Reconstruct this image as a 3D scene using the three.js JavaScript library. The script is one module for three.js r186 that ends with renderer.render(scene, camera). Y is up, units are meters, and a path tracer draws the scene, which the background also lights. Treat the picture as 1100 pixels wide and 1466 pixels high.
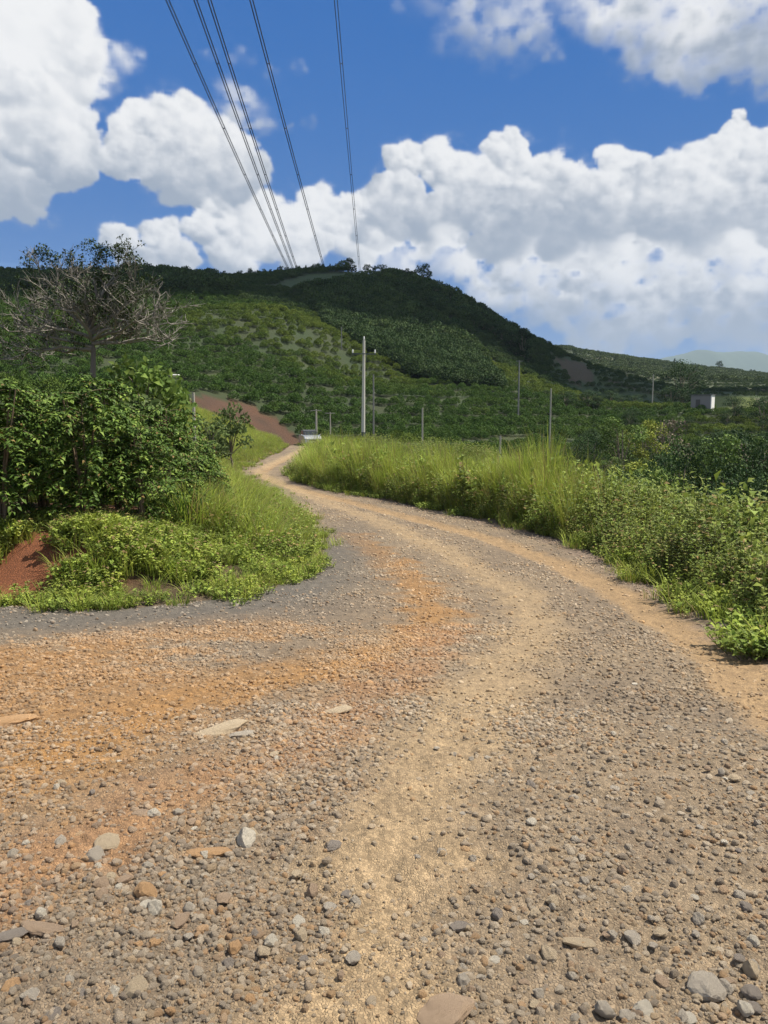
import * as THREE from 'three';
import { mergeGeometries } from 'three/addons/utils/BufferGeometryUtils.js';
import { ImprovedNoise } from 'three/addons/math/ImprovedNoise.js';

// ---------------------------------------------------------------- camera, sun, exposure
const scene = new THREE.Scene();
const camera = new THREE.PerspectiveCamera(67.3, 0.75, 0.05, 30000);
const EYE = 1.6, PITCH = 6.9 * Math.PI / 180;
camera.position.set(0, EYE, 0);
camera.rotation.set(-PITCH, 0, 0);
const renderer = new THREE.WebGLRenderer({ antialias: true });
renderer.toneMapping = THREE.LinearToneMapping;
renderer.toneMappingExposure = 1.55;
renderer.shadowMap.enabled = true;

const SUN_EL = 60 * Math.PI / 180, SUN_H = [0.97, -0.24];
const sunDir = new THREE.Vector3(Math.cos(SUN_EL) * SUN_H[0], Math.sin(SUN_EL), Math.cos(SUN_EL) * SUN_H[1]).normalize();
const sun = new THREE.DirectionalLight(new THREE.Color().setRGB(1.0, 0.92, 0.80), 5.0);
sun.position.copy(sunDir).multiplyScalar(900);
sun.castShadow = true;
Object.assign(sun.shadow.camera, { left: -500, right: 500, top: 500, bottom: -500, near: 1, far: 3000 });
sun.shadow.mapSize.set(4096, 4096);
scene.add(sun, sun.target);

// ---------------------------------------------------------------- small tools
function rng(seed) { let a = seed >>> 0; return () => { a = (a + 0x6D2B79F5) >>> 0; let t = a; t = Math.imul(t ^ (t >>> 15), t | 1); t ^= t + Math.imul(t ^ (t >>> 7), t | 61); return ((t ^ (t >>> 14)) >>> 0) / 4294967296; }; }
const sm = (a, b, x) => { const t = Math.min(1, Math.max(0, (x - a) / (b - a))); return t * t * (3 - 2 * t); };
const mix = (a, b, t) => a + (b - a) * t;
const mix3 = (a, b, t) => [mix(a[0], b[0], t), mix(a[1], b[1], t), mix(a[2], b[2], t)];
const clamp = (x, a, b) => Math.min(b, Math.max(a, x));
const perlin = new ImprovedNoise();
const n3 = (x, y, z) => perlin.noise(x + 37.1, y + 11.7, z + 71.3);
function fbm(x, y, z, o) { let s = 0, a = 0.5, f = 1; for (let k = 0; k < o; k++) { s += a * n3(x * f, y * f, z * f); a *= 0.5; f *= 2.03; } return s; }
const V = (x, y, z) => new THREE.Vector3(x, y, z);
const FPX = 1101, CP = Math.cos(PITCH), SP = Math.sin(PITCH);
function ray(px, py) { const x = (px - 550) / FPX, y = (733 - py) / FPX; return [x, y * CP - SP, -(CP + y * SP)]; }
function P(px, py, D) { const d = ray(px, py), k = D / -d[2]; return [d[0] * k, EYE + d[1] * k, -D]; }        // a point of the place at D metres ahead
function pix(x, y, z) { y -= EYE; const u = y * CP - z * SP, f = -y * SP - z * CP; return f > 0.01 ? [550 + FPX * x / f, 733 - FPX * u / f] : [-9999, -9999]; }
const inPoly = (p, x, y) => { let c = false; for (let i = 0, j = p.length - 1; i < p.length; j = i++) if ((p[i][1] > y) !== (p[j][1] > y) && x < (p[j][0] - p[i][0]) * (y - p[i][1]) / (p[j][1] - p[i][1]) + p[i][0]) c = !c; return c; };
const segD = (x, z, a, b) => { const dx = b[0] - a[0], dz = b[1] - a[1], t = clamp(((x - a[0]) * dx + (z - a[1]) * dz) / (dx * dx + dz * dz), 0, 1); return Math.hypot(x - a[0] - dx * t, z - a[1] - dz * t); };
const lineD = (pl, x, z) => { let d = 1e9; for (let i = 1; i < pl.length; i++) d = Math.min(d, segD(x, z, pl[i - 1], pl[i])); return d; };
const used = {};
function numbered(n) { used[n] = (used[n] ?? -1) + 1; return used[n] ? `${n}_${String(used[n]).padStart(3, '0')}` : n; }
function tag(o, label, category, group) { o.userData.label = label; o.userData.category = category; if (group) o.userData.group = group; return o; }
function shadows(o) { o.traverse((c) => { if (c.isMesh) { c.castShadow = true; c.receiveShadow = true; } }); return o; }
function structure(o, name) { o.name = name; o.userData.kind = 'structure'; scene.add(o); return shadows(o); }
function stuff(o, name, label, category) { o.name = numbered(name); o.userData.kind = 'stuff'; tag(o, label, category); scene.add(o); return shadows(o); }
function thing(name, label, category, pos, group, turn = 0) { const g = new THREE.Group(); g.name = numbered(name); g.position.set(...pos); g.rotation.y = turn; tag(g, label, category, group); scene.add(g); return g; }
function part(parent, name, geo, mat, kind) { const m = new THREE.Mesh(geo, mat); m.name = name; if (kind) m.userData.kind = kind; m.castShadow = m.receiveShadow = true; parent.add(m); return m; }
function copyOf(src, pos, turn, scale, label, group) { const c = src.clone(); c.name = numbered(src.userData.kindName ?? src.name); c.position.set(...pos); c.rotation.y = turn; if (Array.isArray(scale)) c.scale.set(...scale); else c.scale.setScalar(scale); c.userData = { ...src.userData }; delete c.userData.kindName; if (label) c.userData.label = label; if (group) c.userData.group = group; scene.add(c); return c; }
function std(color, roughness = 0.9, extra = {}) { const m = new THREE.MeshStandardMaterial({ roughness, ...extra }); m.color.setRGB(...color); return m; }
function leafMat(color, roughness, transmission) { const m = new THREE.MeshPhysicalMaterial({ roughness, transmission, thickness: 0, vertexColors: true, side: THREE.DoubleSide, ior: 1.4, specularIntensity: 0.3 }); m.color.setRGB(...color); return m; }

// ---------------------------------------------------------------- the sky: blue air with cumulus
{
  const W = 4096, H = 2048, H2 = 1024, DEG = 180 / Math.PI;
  const N = W * H2, A = new Float32Array(N), SW = new Float32Array(N), SX = new Float32Array(N), SY = new Float32Array(N), ST = new Float32Array(N);
  const WX = new Float32Array(N), WY = new Float32Array(N), HF = new Float32Array(N), KEY = 0.62;
  const step = 2;                                                   // the warp field is smooth: every second pixel, doubled
  for (let j = 0; j < H2; j += step) {
    const el = (j + 0.5) / H2 * Math.PI / 2, ce = Math.cos(el), se = Math.sin(el);
    for (let i = 0; i < W; i += step) {
      const az = ((i + 0.5) / W - 0.5) * 2 * Math.PI, x = ce * Math.cos(az) * 9, y = se * 11, z = ce * Math.sin(az) * 9;
      const a = fbm(x, y, z, 5), b = fbm(x + 31, y + 7, z - 17, 5);
      const hf = fbm(x * 5.6, y * 5.6, z * 5.6, 4);
      for (let q = 0; q < step; q++) for (let p = 0; p < step; p++) { const k = (j + q) * W + i + p; WX[k] = a; WY[k] = b; HF[k] = hf; }
    }
  }
  const r = rng(5);
  function splat(az, el, rad, zc, soft, dens, tone, flat) {
    if (el < -3 || rad < 0.12) return;
    const j0 = Math.max(0, Math.floor((el - rad * 1.6) / 90 * H2)), j1 = Math.min(H2 - 1, Math.ceil((el + rad * 1.6) / 90 * H2));
    for (let j = j0; j <= j1; j++) {
      const e = (j + 0.5) / H2 * 90, c = Math.max(0.08, Math.cos(e / DEG)), half = Math.min(179, rad * 1.6 / c);
      const i0 = Math.floor((az - half) / 360 * W + W / 2), i1 = Math.ceil((az + half) / 360 * W + W / 2);
      for (let i = i0; i <= i1; i++) {
        const k = j * W + ((i % W) + W) % W, wa = 0.62 * rad + 0.6;
        let da = (i + 0.5) / W * 360 - 180 - az;
        const dx = da * c + WX[k] * wa, dy = (e - el) + WY[k] * wa, yy = dy < 0 ? dy * flat : dy;
        const q = 1 - (dx * dx + yy * yy) / (rad * rad) - (0.40 + 0.5 * soft) * (HF[k] + 0.10) - 0.05;
        if (q <= 0) continue;
        const a = sm(0, soft, q) * dens, h = Math.sqrt(q), bend = Math.min(1, 0.4 + rad * 0.22);
        A[k] = 1 - (1 - A[k]) * (1 - a);
        const w = Math.exp(1.5 * (h * rad + zc)) * a;
        SW[k] += w; SX[k] += w * dx / rad * bend; SY[k] += w * yy / rad * bend; ST[k] += w * tone;
      }
    }
  }
  function puff(az, el, rad, zc, soft, dens, lo, hi, level, flat = 1.25) {
    const tone = clamp((el - lo) / Math.max(1, hi - lo), 0, 1);
    splat(az, el, rad, zc, soft, dens, tone, flat);
    if (level === 2 || soft > 0.6) splat(az, el, rad * 1.36, zc - 1.2, 1.0, 0.30 * dens, tone, flat);
    if (level <= 0) return;
    const n = level === 2 ? 11 : 6;
    for (let k = 0; k < n; k++) {
      const a = -0.5 + r() * (Math.PI + 1.0), d = rad * (0.35 + 0.48 * r()), rr = rad * (0.26 + 0.26 * r()), e2 = el + Math.sin(a) * d * 0.9;
      puff(az + Math.cos(a) * d / Math.max(0.2, Math.cos(e2 / DEG)), e2, rr, zc + rad * (0.25 + 0.5 * r()), Math.min(1, soft * 1.7), dens * 0.78, lo, hi, level - 1, flat);
    }
  }
  const dirOf = (px, py) => { const d = ray(px, py); return [Math.atan2(d[2], d[0]) * DEG, Math.atan2(d[1], Math.hypot(d[0], d[2])) * DEG]; };
  const PXD = 1 / 17.8;                                             // degrees per pixel, roughly
  // [x, y, radius] lobes of the clouds seen, with each cloud's softness, density, base and top
  const clouds = [
    { soft: 0.32, dens: 0.97, lo: 330, hi: 0, p: [[25, 85, 100], [-20, 190, 120], [-110, 90, 150], [85, 205, 62], [105, 240, 46], [30, 265, 60], [60, 40, 62], [-60, 290, 60], [-10, 20, 90]] },
    { soft: 0.8, dens: 0.6, lo: 140, hi: 70, p: [[170, 95, 30], [195, 90, 26], [150, 120, 26]] },
    { soft: 0.32, dens: 0.97, lo: 300, hi: 150, p: [[195, 195, 44], [255, 185, 50], [315, 225, 56], [185, 235, 38], [250, 235, 56], [345, 262, 46], [295, 268, 38]] },
    { soft: 0.9, dens: 0.55, lo: 230, hi: 110, p: [[352, 165, 36], [325, 145, 28], [375, 190, 22]] },
    { soft: 0.42, dens: 0.92, lo: 420, hi: 290, p: [[175, 350, 28], [228, 338, 30], [300, 318, 46], [380, 322, 54], [450, 312, 46], [505, 310, 38], [250, 372, 36], [340, 358, 46], [440, 355, 46], [520, 350, 40], [200, 380, 30]] },
    { soft: 0.28, dens: 0.98, lo: 370, hi: 190, p: [[575, 240, 34], [560, 295, 46], [540, 330, 40], [640, 252, 42], [722, 222, 32], [735, 258, 50], [680, 290, 60], [620, 325, 52], [800, 282, 58], [740, 335, 66], [880, 232, 26], [906, 238, 22], [862, 282, 44], [920, 272, 28], [962, 282, 56], [1010, 250, 42], [1052, 182, 17], [1036, 202, 20], [1062, 238, 48], [1105, 240, 60], [1090, 305, 70], [1000, 325, 70], [900, 330, 60], [840, 350, 66], [1160, 260, 80], [1057, 162, 11]] },
    { soft: 0.85, dens: 0.72, lo: 520, hi: 340, p: [[560, 372, 52], [640, 375, 56], [760, 385, 60], [850, 395, 60], [950, 392, 70], [1060, 390, 70], [790, 425, 50], [880, 440, 56], [990, 440, 64], [1090, 450, 64], [760, 455, 40], [830, 475, 46], [930, 485, 50], [1030, 490, 54], [690, 425, 26], [720, 440, 30], [1120, 500, 60], [860, 500, 40]] },
    { soft: 0.5, dens: 0.8, lo: 470, hi: 390, p: [[950, 430, 30], [985, 420, 26], [1020, 445, 24], [1060, 430, 30], [820, 430, 22], [890, 470, 20]] },
    { soft: 0.75, dens: 0.8, lo: 110, hi: -20, p: [[1000, 30, 62], [1090, 45, 64], [940, 70, 40], [880, 45, 32], [1045, 82, 30], [900, 20, 40], [1160, 20, 90], [1110, 90, 26], [960, 15, 70], [1050, 15, 80], [990, 70, 44], [860, 10, 46]] },
    { soft: 1.0, dens: 0.6, lo: 110, hi: -20, p: [[690, 40, 46], [745, 78, 32], [640, 12, 44], [700, 78, 30], [790, 82, 16], [820, -5, 56], [745, 20, 46], [600, 0, 44], [720, 8, 56], [660, 62, 40], [770, 55, 34]] },
    { soft: 1.0, dens: 0.42, lo: 120, hi: 60, p: [[345, 85, 20], [430, 100, 15], [440, 180, 15], [412, 190, 10], [390, 110, 14], [300, 80, 12], [1000, 132, 9], [620, 205, 14], [655, 200, 12]] },
  ];
  for (const c of clouds) for (const [x, y, q] of c.p) {
    const [az, el] = dirOf(x, y), lo = dirOf(x, c.lo)[1], hi = dirOf(x, c.hi)[1];
    puff(az, el, q * PXD * (c.soft > 0.6 ? 1 : 0.86), r() * 0.6, c.soft, c.soft > 0.6 ? c.dens * (c.lo > 400 ? 0.7 : c.soft > 0.9 ? 0.24 : 0.34) : c.dens, lo, hi, c.soft > 0.6 ? 1 : 2);
  }
  for (let k = 0; k < 190; k++) {                                   // the same weather all round, up to the zenith
    const az = -90 + 42 + r() * (360 - 84), el = 4 + Math.pow(r(), 1.6) * 70, big = 2 + r() * 4.5;
    for (let m = 0; m < 5; m++) puff(az + (r() - 0.5) * big * 4 / Math.cos(el / DEG), el + (r() - 0.4) * big * 1.4, big * (0.5 + 0.6 * r()), r() * 0.6, 0.4, 0.9, el - big, el + big * 1.6, 1);
  }
  for (let k = 0; k < 40; k++) {                                    // overhead of the view
    const az = -90 + (r() - 0.5) * 84, el = 34 + r() * 40, big = 2 + r() * 4;
    for (let m = 0; m < 5; m++) puff(az + (r() - 0.5) * big * 4 / Math.cos(el / DEG), el + (r() - 0.4) * big, big * (0.5 + 0.6 * r()), r() * 0.6, 0.5, 0.85, el - big, el + big * 1.6, 1);
  }
  const data = new Float32Array(W * H * 4);
  const lx = 0.52, ly = 0.80, lz = 0.30;
  for (let j = 0; j < H; j++) {
    const el = (j + 0.5) / H * 180 - 90, t = clamp(el / 90, 0, 1);
    const s1 = 1 - Math.exp(-t * 14), s2 = 1 - Math.exp(-t * 3.2);
    let air = mix3([0.36, 0.53, 0.74], [0.040, 0.225, 0.61], s1); air = mix3(air, [0.006, 0.105, 0.43], s2);
    for (let i = 0; i < W; i++) {
      let c = el < 0 ? [0.2, 0.21, 0.2] : air;
      if (el >= 0) {
        const k = (j - H2) * W + i, a = A[k];
        if (a > 0.003) {
          const w = Math.max(1e-9, SW[k]), tone = ST[k] / w;
          let nx = SX[k] / w + WY[k] * 0.45 + HF[k] * 0.35, ny = SY[k] / w + WX[k] * 0.45 + HF[k] * 0.3; const q = Math.min(0.98, nx * nx + ny * ny), nz = Math.sqrt(1 - q);
          const lit = clamp(0.40 + 0.66 * (nx * lx + ny * ly + nz * lz), 0, 1), v = clamp(lit * (0.36 + 0.74 * sm(0, 0.85, tone)) + 0.16 * (1 - a) + 0.12 * HF[k], 0, 1);
          const low = Math.exp(-el / 5);
          let cc = mix3([0.38, 0.44, 0.53], [0.99, 0.99, 0.985], sm(0.16, 0.84, v));
          cc = mix3(cc, [0.46, 0.58, 0.74], 0.42 * low);
          c = mix3(air, cc, sm(0, 1, a) * 0.98);
        }
      }
      const o = (j * W + i) * 4; data[o] = c[0] * KEY; data[o + 1] = c[1] * KEY; data[o + 2] = c[2] * KEY; data[o + 3] = 1;
    }
  }
  const tex = new THREE.DataTexture(data, W, H, THREE.RGBAFormat, THREE.FloatType);
  tex.mapping = THREE.EquirectangularReflectionMapping; tex.magFilter = THREE.LinearFilter; tex.needsUpdate = true;
  scene.background = tex; scene.environment = tex;
}

// ---------------------------------------------------------------- the lie of the land
const prof = [[0, 0], [2.6, 0], [4, -0.08], [5.5, -0.26], [8, -0.57], [11, -0.8], [14, -0.95], [20, -1.08], [30, -1.13], [60, -1.1], [95, -1.0]];
function g(D) { if (D <= 0) return 0; for (let k = 1; k < prof.length; k++) if (D < prof[k][0]) { const [a, b] = [prof[k - 1], prof[k]], p0 = prof[Math.max(0, k - 2)], p3 = prof[Math.min(prof.length - 1, k + 1)], h = b[0] - a[0], t = (D - a[0]) / h; const m0 = (b[1] - p0[1]) / (b[0] - p0[0] || 1), m1 = (p3[1] - a[1]) / (p3[0] - a[0]); const t2 = t * t, t3 = t2 * t; return (2 * t3 - 3 * t2 + 1) * a[1] + (t3 - 2 * t2 + t) * h * m0 + (-2 * t3 + 3 * t2) * b[1] + (t3 - t2) * h * m1; } return -1; }
function onRoad(px, py) { const d = ray(px, py); let a = 0.5, b = 120; const f = (D) => EYE + d[1] / -d[2] * D - g(D); for (let k = 0; k < 50; k++) { const m = (a + b) / 2; if (f(m) > 0) a = m; else b = m; } return [d[0] / -d[2] * a, -a]; }
const leftEdge = [[-14, 8], [-14, -8.2], ...[[-60, 866], [0, 868], [80, 872], [160, 871], [240, 866], [300, 860], [350, 850], [400, 838], [440, 824], [464, 800], [460, 770], [438, 742], [410, 720], [378, 700], [350, 686], [340, 678], [352, 669], [374, 660], [388, 652], [400, 648.5]].map(([x, y]) => onRoad(x, y)), [-9.5, -78], [-6, -84], [-2, -86]];
const rightEdge = [[-1, -80], [-3, -77], [-6, -72], ...[[436, 656], [420, 668], [412, 680], [425, 692], [470, 702], [530, 712], [600, 726], [680, 743], [760, 762], [830, 785], [900, 818], [960, 850], [1020, 882], [1070, 905], [1110, 935]].map(([x, y]) => onRoad(x, y)), [3.7, -4.6], [4.1, -1], [4.6, 8]];
const roadPoly = [...leftEdge, ...rightEdge];
function roadSD(x, z) {                                             // [distance out of the road, -1 left / 1 right]
  let d = 1e9, side = 1; const n = roadPoly.length;
  for (let i = 0; i < n; i++) { const q = segD(x, z, roadPoly[i], roadPoly[(i + 1) % n]); if (q < d) { d = q; side = i < leftEdge.length - 1 ? -1 : 1; } }
  return [inPoly(roadPoly, x, z) ? -d : d, side];
}
// heights read off the photograph at reasoned distances, joined by a thin-plate surface
const ctl = [];
for (const [px, py, D, dy = -1.2] of [
  [0, 470, 120], [0, 420, 190], [0, 374, 300, -4], [100, 470, 125], [110, 384, 300, -4], [250, 545, 95], [250, 480, 135], [250, 425, 190], [250, 398, 240], [245, 390, 305, -4], [180, 560, 85], [60, 540, 85],
  [330, 385, 310, -4], [330, 408, 240], [330, 440, 180], [330, 505, 130], [330, 575, 95], [400, 634, 84], [400, 595, 98], [400, 520, 128], [400, 470, 152], [395, 438, 176], [400, 432, 205], [400, 412, 245], [400, 395, 290], [400, 379, 325, -4], [460, 374, 328, -4], [470, 400, 285], [470, 432, 235], [470, 470, 190], [470, 520, 150], [470, 590, 105],
  [520, 378, 325, -4], [530, 400, 285], [540, 430, 240], [550, 480, 200], [540, 530, 155], [540, 580, 118], [540, 625, 92], [605, 400, 300, -3], [600, 440, 250], [610, 500, 190], [620, 560, 135], [640, 620, 95], [650, 424, 280, -3], [660, 470, 235], [680, 530, 175], [700, 580, 130], [720, 630, 92], [700, 460, 252, -3], [720, 505, 215], [750, 500, 228, -3], [775, 540, 190, -2], [790, 575, 150], [800, 620, 105], [830, 560, 215], [850, 590, 150],
  [770, 492, 650, -4], [860, 503, 700, -4], [950, 516, 740, -4], [1100, 531, 800, -4], [1250, 540, 850, -4], [960, 522, 640, -4], [1030, 529, 640, -4], [1110, 536, 640, -4], [1200, 542, 640, -4], [900, 520, 900, -4], [1050, 540, 950, -4], [780, 505, 850, -4], [860, 530, 500, 0], [960, 540, 450, 0], [1080, 548, 450, 0], [830, 545, 330, 0], [930, 566, 230, 0], [1007, 588, 150, 0], [1090, 592, 150, 0], [1080, 570, 240, 0], [960, 592, 150, 0], [1150, 600, 150, 0], [1250, 590, 200, 0],
  [-200, 480, 130], [-200, 400, 260], [-350, 400, 300], [-300, 540, 90], [-500, 430, 200],
]) { const p = P(px, py, D); ctl.push([p[0], p[1] + dy, p[2]]); }
ctl.push([-10, 0.1, -60], [-26, 2.2, -60], [-60, 5, -60], [0, -1.15, -60], [-7, -1.1, -74], [0, -1.0, -82], [10, -4.6, -60], [28, -7.5, -60], [60, -7.5, -60], [100, -6, -60], [30, -6, -90], [55, -6, -95], [95, -5, -100], [-20, 3.0, -76],
  [-150, 58, -420], [0, 52, -430], [60, 40, -420], [110, 17, -400], [-100, 30, -560], [60, 26, -560], [200, 22, -480], [150, 14, -330], [280, 12, -330], [350, 10, -200], [200, 2, -120], [-300, 60, -420], [0, 40, -900], [500, 40, -1000], [300, 30, -1000], [-400, 40, -900], [-500, 50, -400], [450, 20, -400], [650, 30, -800]);
const tps = (() => {
  const S = 0.01, n = ctl.length, m = n + 3, M = [], U = (r2) => (r2 > 1e-12 ? 0.5 * r2 * Math.log(r2) : 0);
  const pts = ctl.map((c) => [c[0] * S, c[2] * S, c[1]]);
  for (let i = 0; i < n; i++) { const row = new Float64Array(m + 1); for (let j = 0; j < n; j++) row[j] = U((pts[i][0] - pts[j][0]) ** 2 + (pts[i][1] - pts[j][1]) ** 2); row[i] += 0.0004; row[n] = 1; row[n + 1] = pts[i][0]; row[n + 2] = pts[i][1]; row[m] = pts[i][2]; M.push(row); }
  for (let q = 0; q < 3; q++) { const row = new Float64Array(m + 1); for (let j = 0; j < n; j++) row[j] = q === 0 ? 1 : pts[j][q - 1]; M.push(row); }
  for (let c = 0; c < m; c++) { let b = c; for (let q = c + 1; q < m; q++) if (Math.abs(M[q][c]) > Math.abs(M[b][c])) b = q; [M[c], M[b]] = [M[b], M[c]]; for (let q = c + 1; q < m; q++) { const f = M[q][c] / M[c][c]; if (f) for (let k = c; k <= m; k++) M[q][k] -= f * M[c][k]; } }
  const w = new Float64Array(m); for (let c = m - 1; c >= 0; c--) { let s = M[c][m]; for (let k = c + 1; k < m; k++) s -= M[c][k] * w[k]; w[c] = s / M[c][c]; }
  return (x, z) => { const X = x * S, Z = z * S; let s = w[n] + w[n + 1] * X + w[n + 2] * Z; for (let i = 0; i < n; i++) { const r2 = (X - pts[i][0]) ** 2 + (Z - pts[i][1]) ** 2; if (r2 > 1e-12) s += w[i] * 0.5 * r2 * Math.log(r2); } return s; };
})();
function farLand(x, z) {
  const R = Math.hypot(x, z), f = sm(780, 1300, R);
  let h = f < 1 ? tps(x, z) : 0;
  if (f > 0) h = mix(h, 18 + 25 * n3(x * 0.0012, 0, z * 0.0012), f);
  return h + 1.1 * n3(x * 0.03, 2, z * 0.03) * sm(60, 130, R);
}
function nearLand(x, z, sd, side) {
  const D = -z, b = g(D);
  if (sd < 0) return b - 0.14 * sm(0, 0.5, -sd);
  if (side < 0) {
    const k = (0.16 + 0.52 * sm(-2.0, -4.2, x)) * sm(24, 13, D) + 0.35 * sm(20, 34, D);
    return b + 0.05 * sm(0, 0.4, sd) + k * sm(0.35, 1.5, sd) + (0.035 + 0.08 * sm(25, 40, D)) * Math.min(sd, 14) + 0.05 * n3(x * 1.3, 5, z * 1.3);
  }
  return b + 0.10 * sm(0, 0.7, sd) - Math.min(8, 0.42 * Math.max(0, sd - 2.4)) * sm(62, 40, D) + 0.05 * n3(x * 1.3, 9, z * 1.3);
}
function land(x, z) {
  const w = sm(48, 80, -z);
  if (w >= 1) { const q = farLand(x, z); if (-z < 100 && Math.abs(x) < 20) { const [sd] = roadSD(x, z); return mix(Math.min(g(-z) - 0.14, q), q, sm(-0.5, 6, sd)); } return q; }
  const [sd, side] = roadSD(x, z), a = nearLand(x, z, sd, side);
  if (w <= 0) return a;
  return mix(a, farLand(x, z), w * sm(0, 6, sd));
}
const slope = (x, z, e = 1) => Math.hypot(land(x + e, z) - land(x - e, z), land(x, z + e) - land(x, z - e)) / (2 * e);
function hit(px, py, from = 1, to = 1200) { const d = ray(px, py); let t = from, dt = 0.5; while (t < to) { const x = d[0] / -d[2] * t, y = EYE + d[1] / -d[2] * t; if (y < land(x, -t)) return [x, land(x, -t), -t]; t += dt; dt = Math.max(0.3, t * 0.008); } return null; }

// soil, field and clearing outlines on the land (seen from the camera, so they need the land's own heights)
const Z = {
  scarp: [[235, 585], [285, 566], [350, 577], [400, 602], [438, 636], [425, 652], [380, 645], [330, 615], [260, 605]],
  meadow: [[380, 412], [440, 393], [520, 388], [562, 396], [520, 407], [430, 414]],
  farSoil: [[795, 512], [838, 520], [856, 548], [818, 548]],
  clearing: [[1018, 566], [1085, 570], [1080, 592], [1022, 592]],
  path: [[880, 678], [950, 700], [1000, 722], [960, 724], [900, 704]],
  ravine: [[430, 418], [530, 412], [650, 480], [720, 560], [600, 545], [520, 500], [470, 470]],
  knoll: [[250, 425], [330, 428], [430, 432], [480, 470], [540, 560], [600, 640], [400, 640], [330, 560], [240, 520]],
};

// ---------------------------------------------------------------- textures shared by the ground surfaces
function grainTexture(size, seed, f) { const d = new Uint8Array(size * size * 4), r = rng(seed); for (let y = 0; y < size; y++) for (let x = 0; x < size; x++) { const v = f(x / size, y / size, r); const o = (y * size + x) * 4; d[o] = clamp(v[0], 0, 1) * 255; d[o + 1] = clamp(v[1], 0, 1) * 255; d[o + 2] = clamp(v[2], 0, 1) * 255; d[o + 3] = 255; } const t = new THREE.DataTexture(d, size, size); t.wrapS = t.wrapT = THREE.RepeatWrapping; t.magFilter = THREE.LinearFilter; t.minFilter = THREE.LinearMipmapLinearFilter; t.generateMipmaps = true; t.needsUpdate = true; return t; }
// pebbly height and tone, tileable: cells of random grains
function pebbles(size, cells, seed) {
  const r = rng(seed), pts = []; for (let k = 0; k < cells * cells; k++) pts.push([r(), r(), r(), 0.6 + 0.8 * r()]);
  const out = new Float32Array(size * size), tone = new Float32Array(size * size);
  for (let y = 0; y < size; y++) for (let x = 0; x < size; x++) {
    const cx = Math.floor(x / size * cells), cy = Math.floor(y / size * cells); let best = 1e9, second = 1e9, b = 0;
    for (let q = -1; q <= 1; q++) for (let p = -1; p <= 1; p++) { const i = ((cx + p + cells) % cells) + ((cy + q + cells) % cells) * cells, s = pts[i]; const dx = x / size * cells - (cx + p + s[0]), dy = y / size * cells - (cy + q + s[1]), d = Math.hypot(dx, dy) / s[3]; if (d < best) { second = best; best = d; b = i; } else if (d < second) second = d; }
    out[y * size + x] = sm(0, 0.45, second - best); tone[y * size + x] = pts[b][2];
  }
  return [out, tone];
}
const [pebH, pebT] = pebbles(1024, 110, 3);
const grainMap = (() => { const t = grainTexture(1024, 4, (u, v, r) => { const i = Math.floor(v * 1024) * 1024 + Math.floor(u * 1024); const k = 0.74 + 0.30 * pebT[i] + 0.10 * (r() - 0.5) + 0.06 * (pebH[i] - 0.5); const w = (pebT[(i * 7 + 13) % pebT.length] - 0.5) * 0.05; return [k + w, k, k - w]; }); t.colorSpace = THREE.SRGBColorSpace; return t; })();
const grainBump = grainTexture(1024, 6, (u, v, r) => { const i = Math.floor(v * 1024) * 1024 + Math.floor(u * 1024); const k = pebH[i] * (0.45 + 0.55 * pebT[i]) + 0.06 * r(); return [k, k, k]; });

// ---------------------------------------------------------------- ground sheet
function sheet(xs, ys, at, keep) {                                  // a grid of points at(i, j) -> {p, c, uv}
  const pos = [], col = [], uv = [], id = new Int32Array(xs * ys).fill(-1), idx = [];
  const K = new Uint8Array(xs * ys);
  for (let j = 0; j < ys; j++) for (let i = 0; i < xs; i++) K[j * xs + i] = keep ? keep(i, j) : 1;
  const need = (k) => { if (id[k] < 0) { const q = at(k % xs, (k / xs) | 0); id[k] = pos.length / 3; pos.push(...q.p); col.push(...q.c); uv.push(...q.uv); } return id[k]; };
  for (let j = 0; j < ys - 1; j++) for (let i = 0; i < xs - 1; i++) { const a = j * xs + i; if (!(K[a] || K[a + 1] || K[a + xs] || K[a + xs + 1])) continue; const A = need(a), B = need(a + 1), C = need(a + xs), E = need(a + xs + 1); idx.push(A, B, C, B, E, C); }
  const geo = new THREE.BufferGeometry(); geo.setAttribute('position', new THREE.Float32BufferAttribute(pos, 3)); geo.setAttribute('color', new THREE.Float32BufferAttribute(col, 3)); geo.setAttribute('uv', new THREE.Float32BufferAttribute(uv, 2)); geo.setIndex(idx); geo.computeVertexNormals(); return geo;
}
const redSoil = [0.34, 0.115, 0.045];
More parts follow.
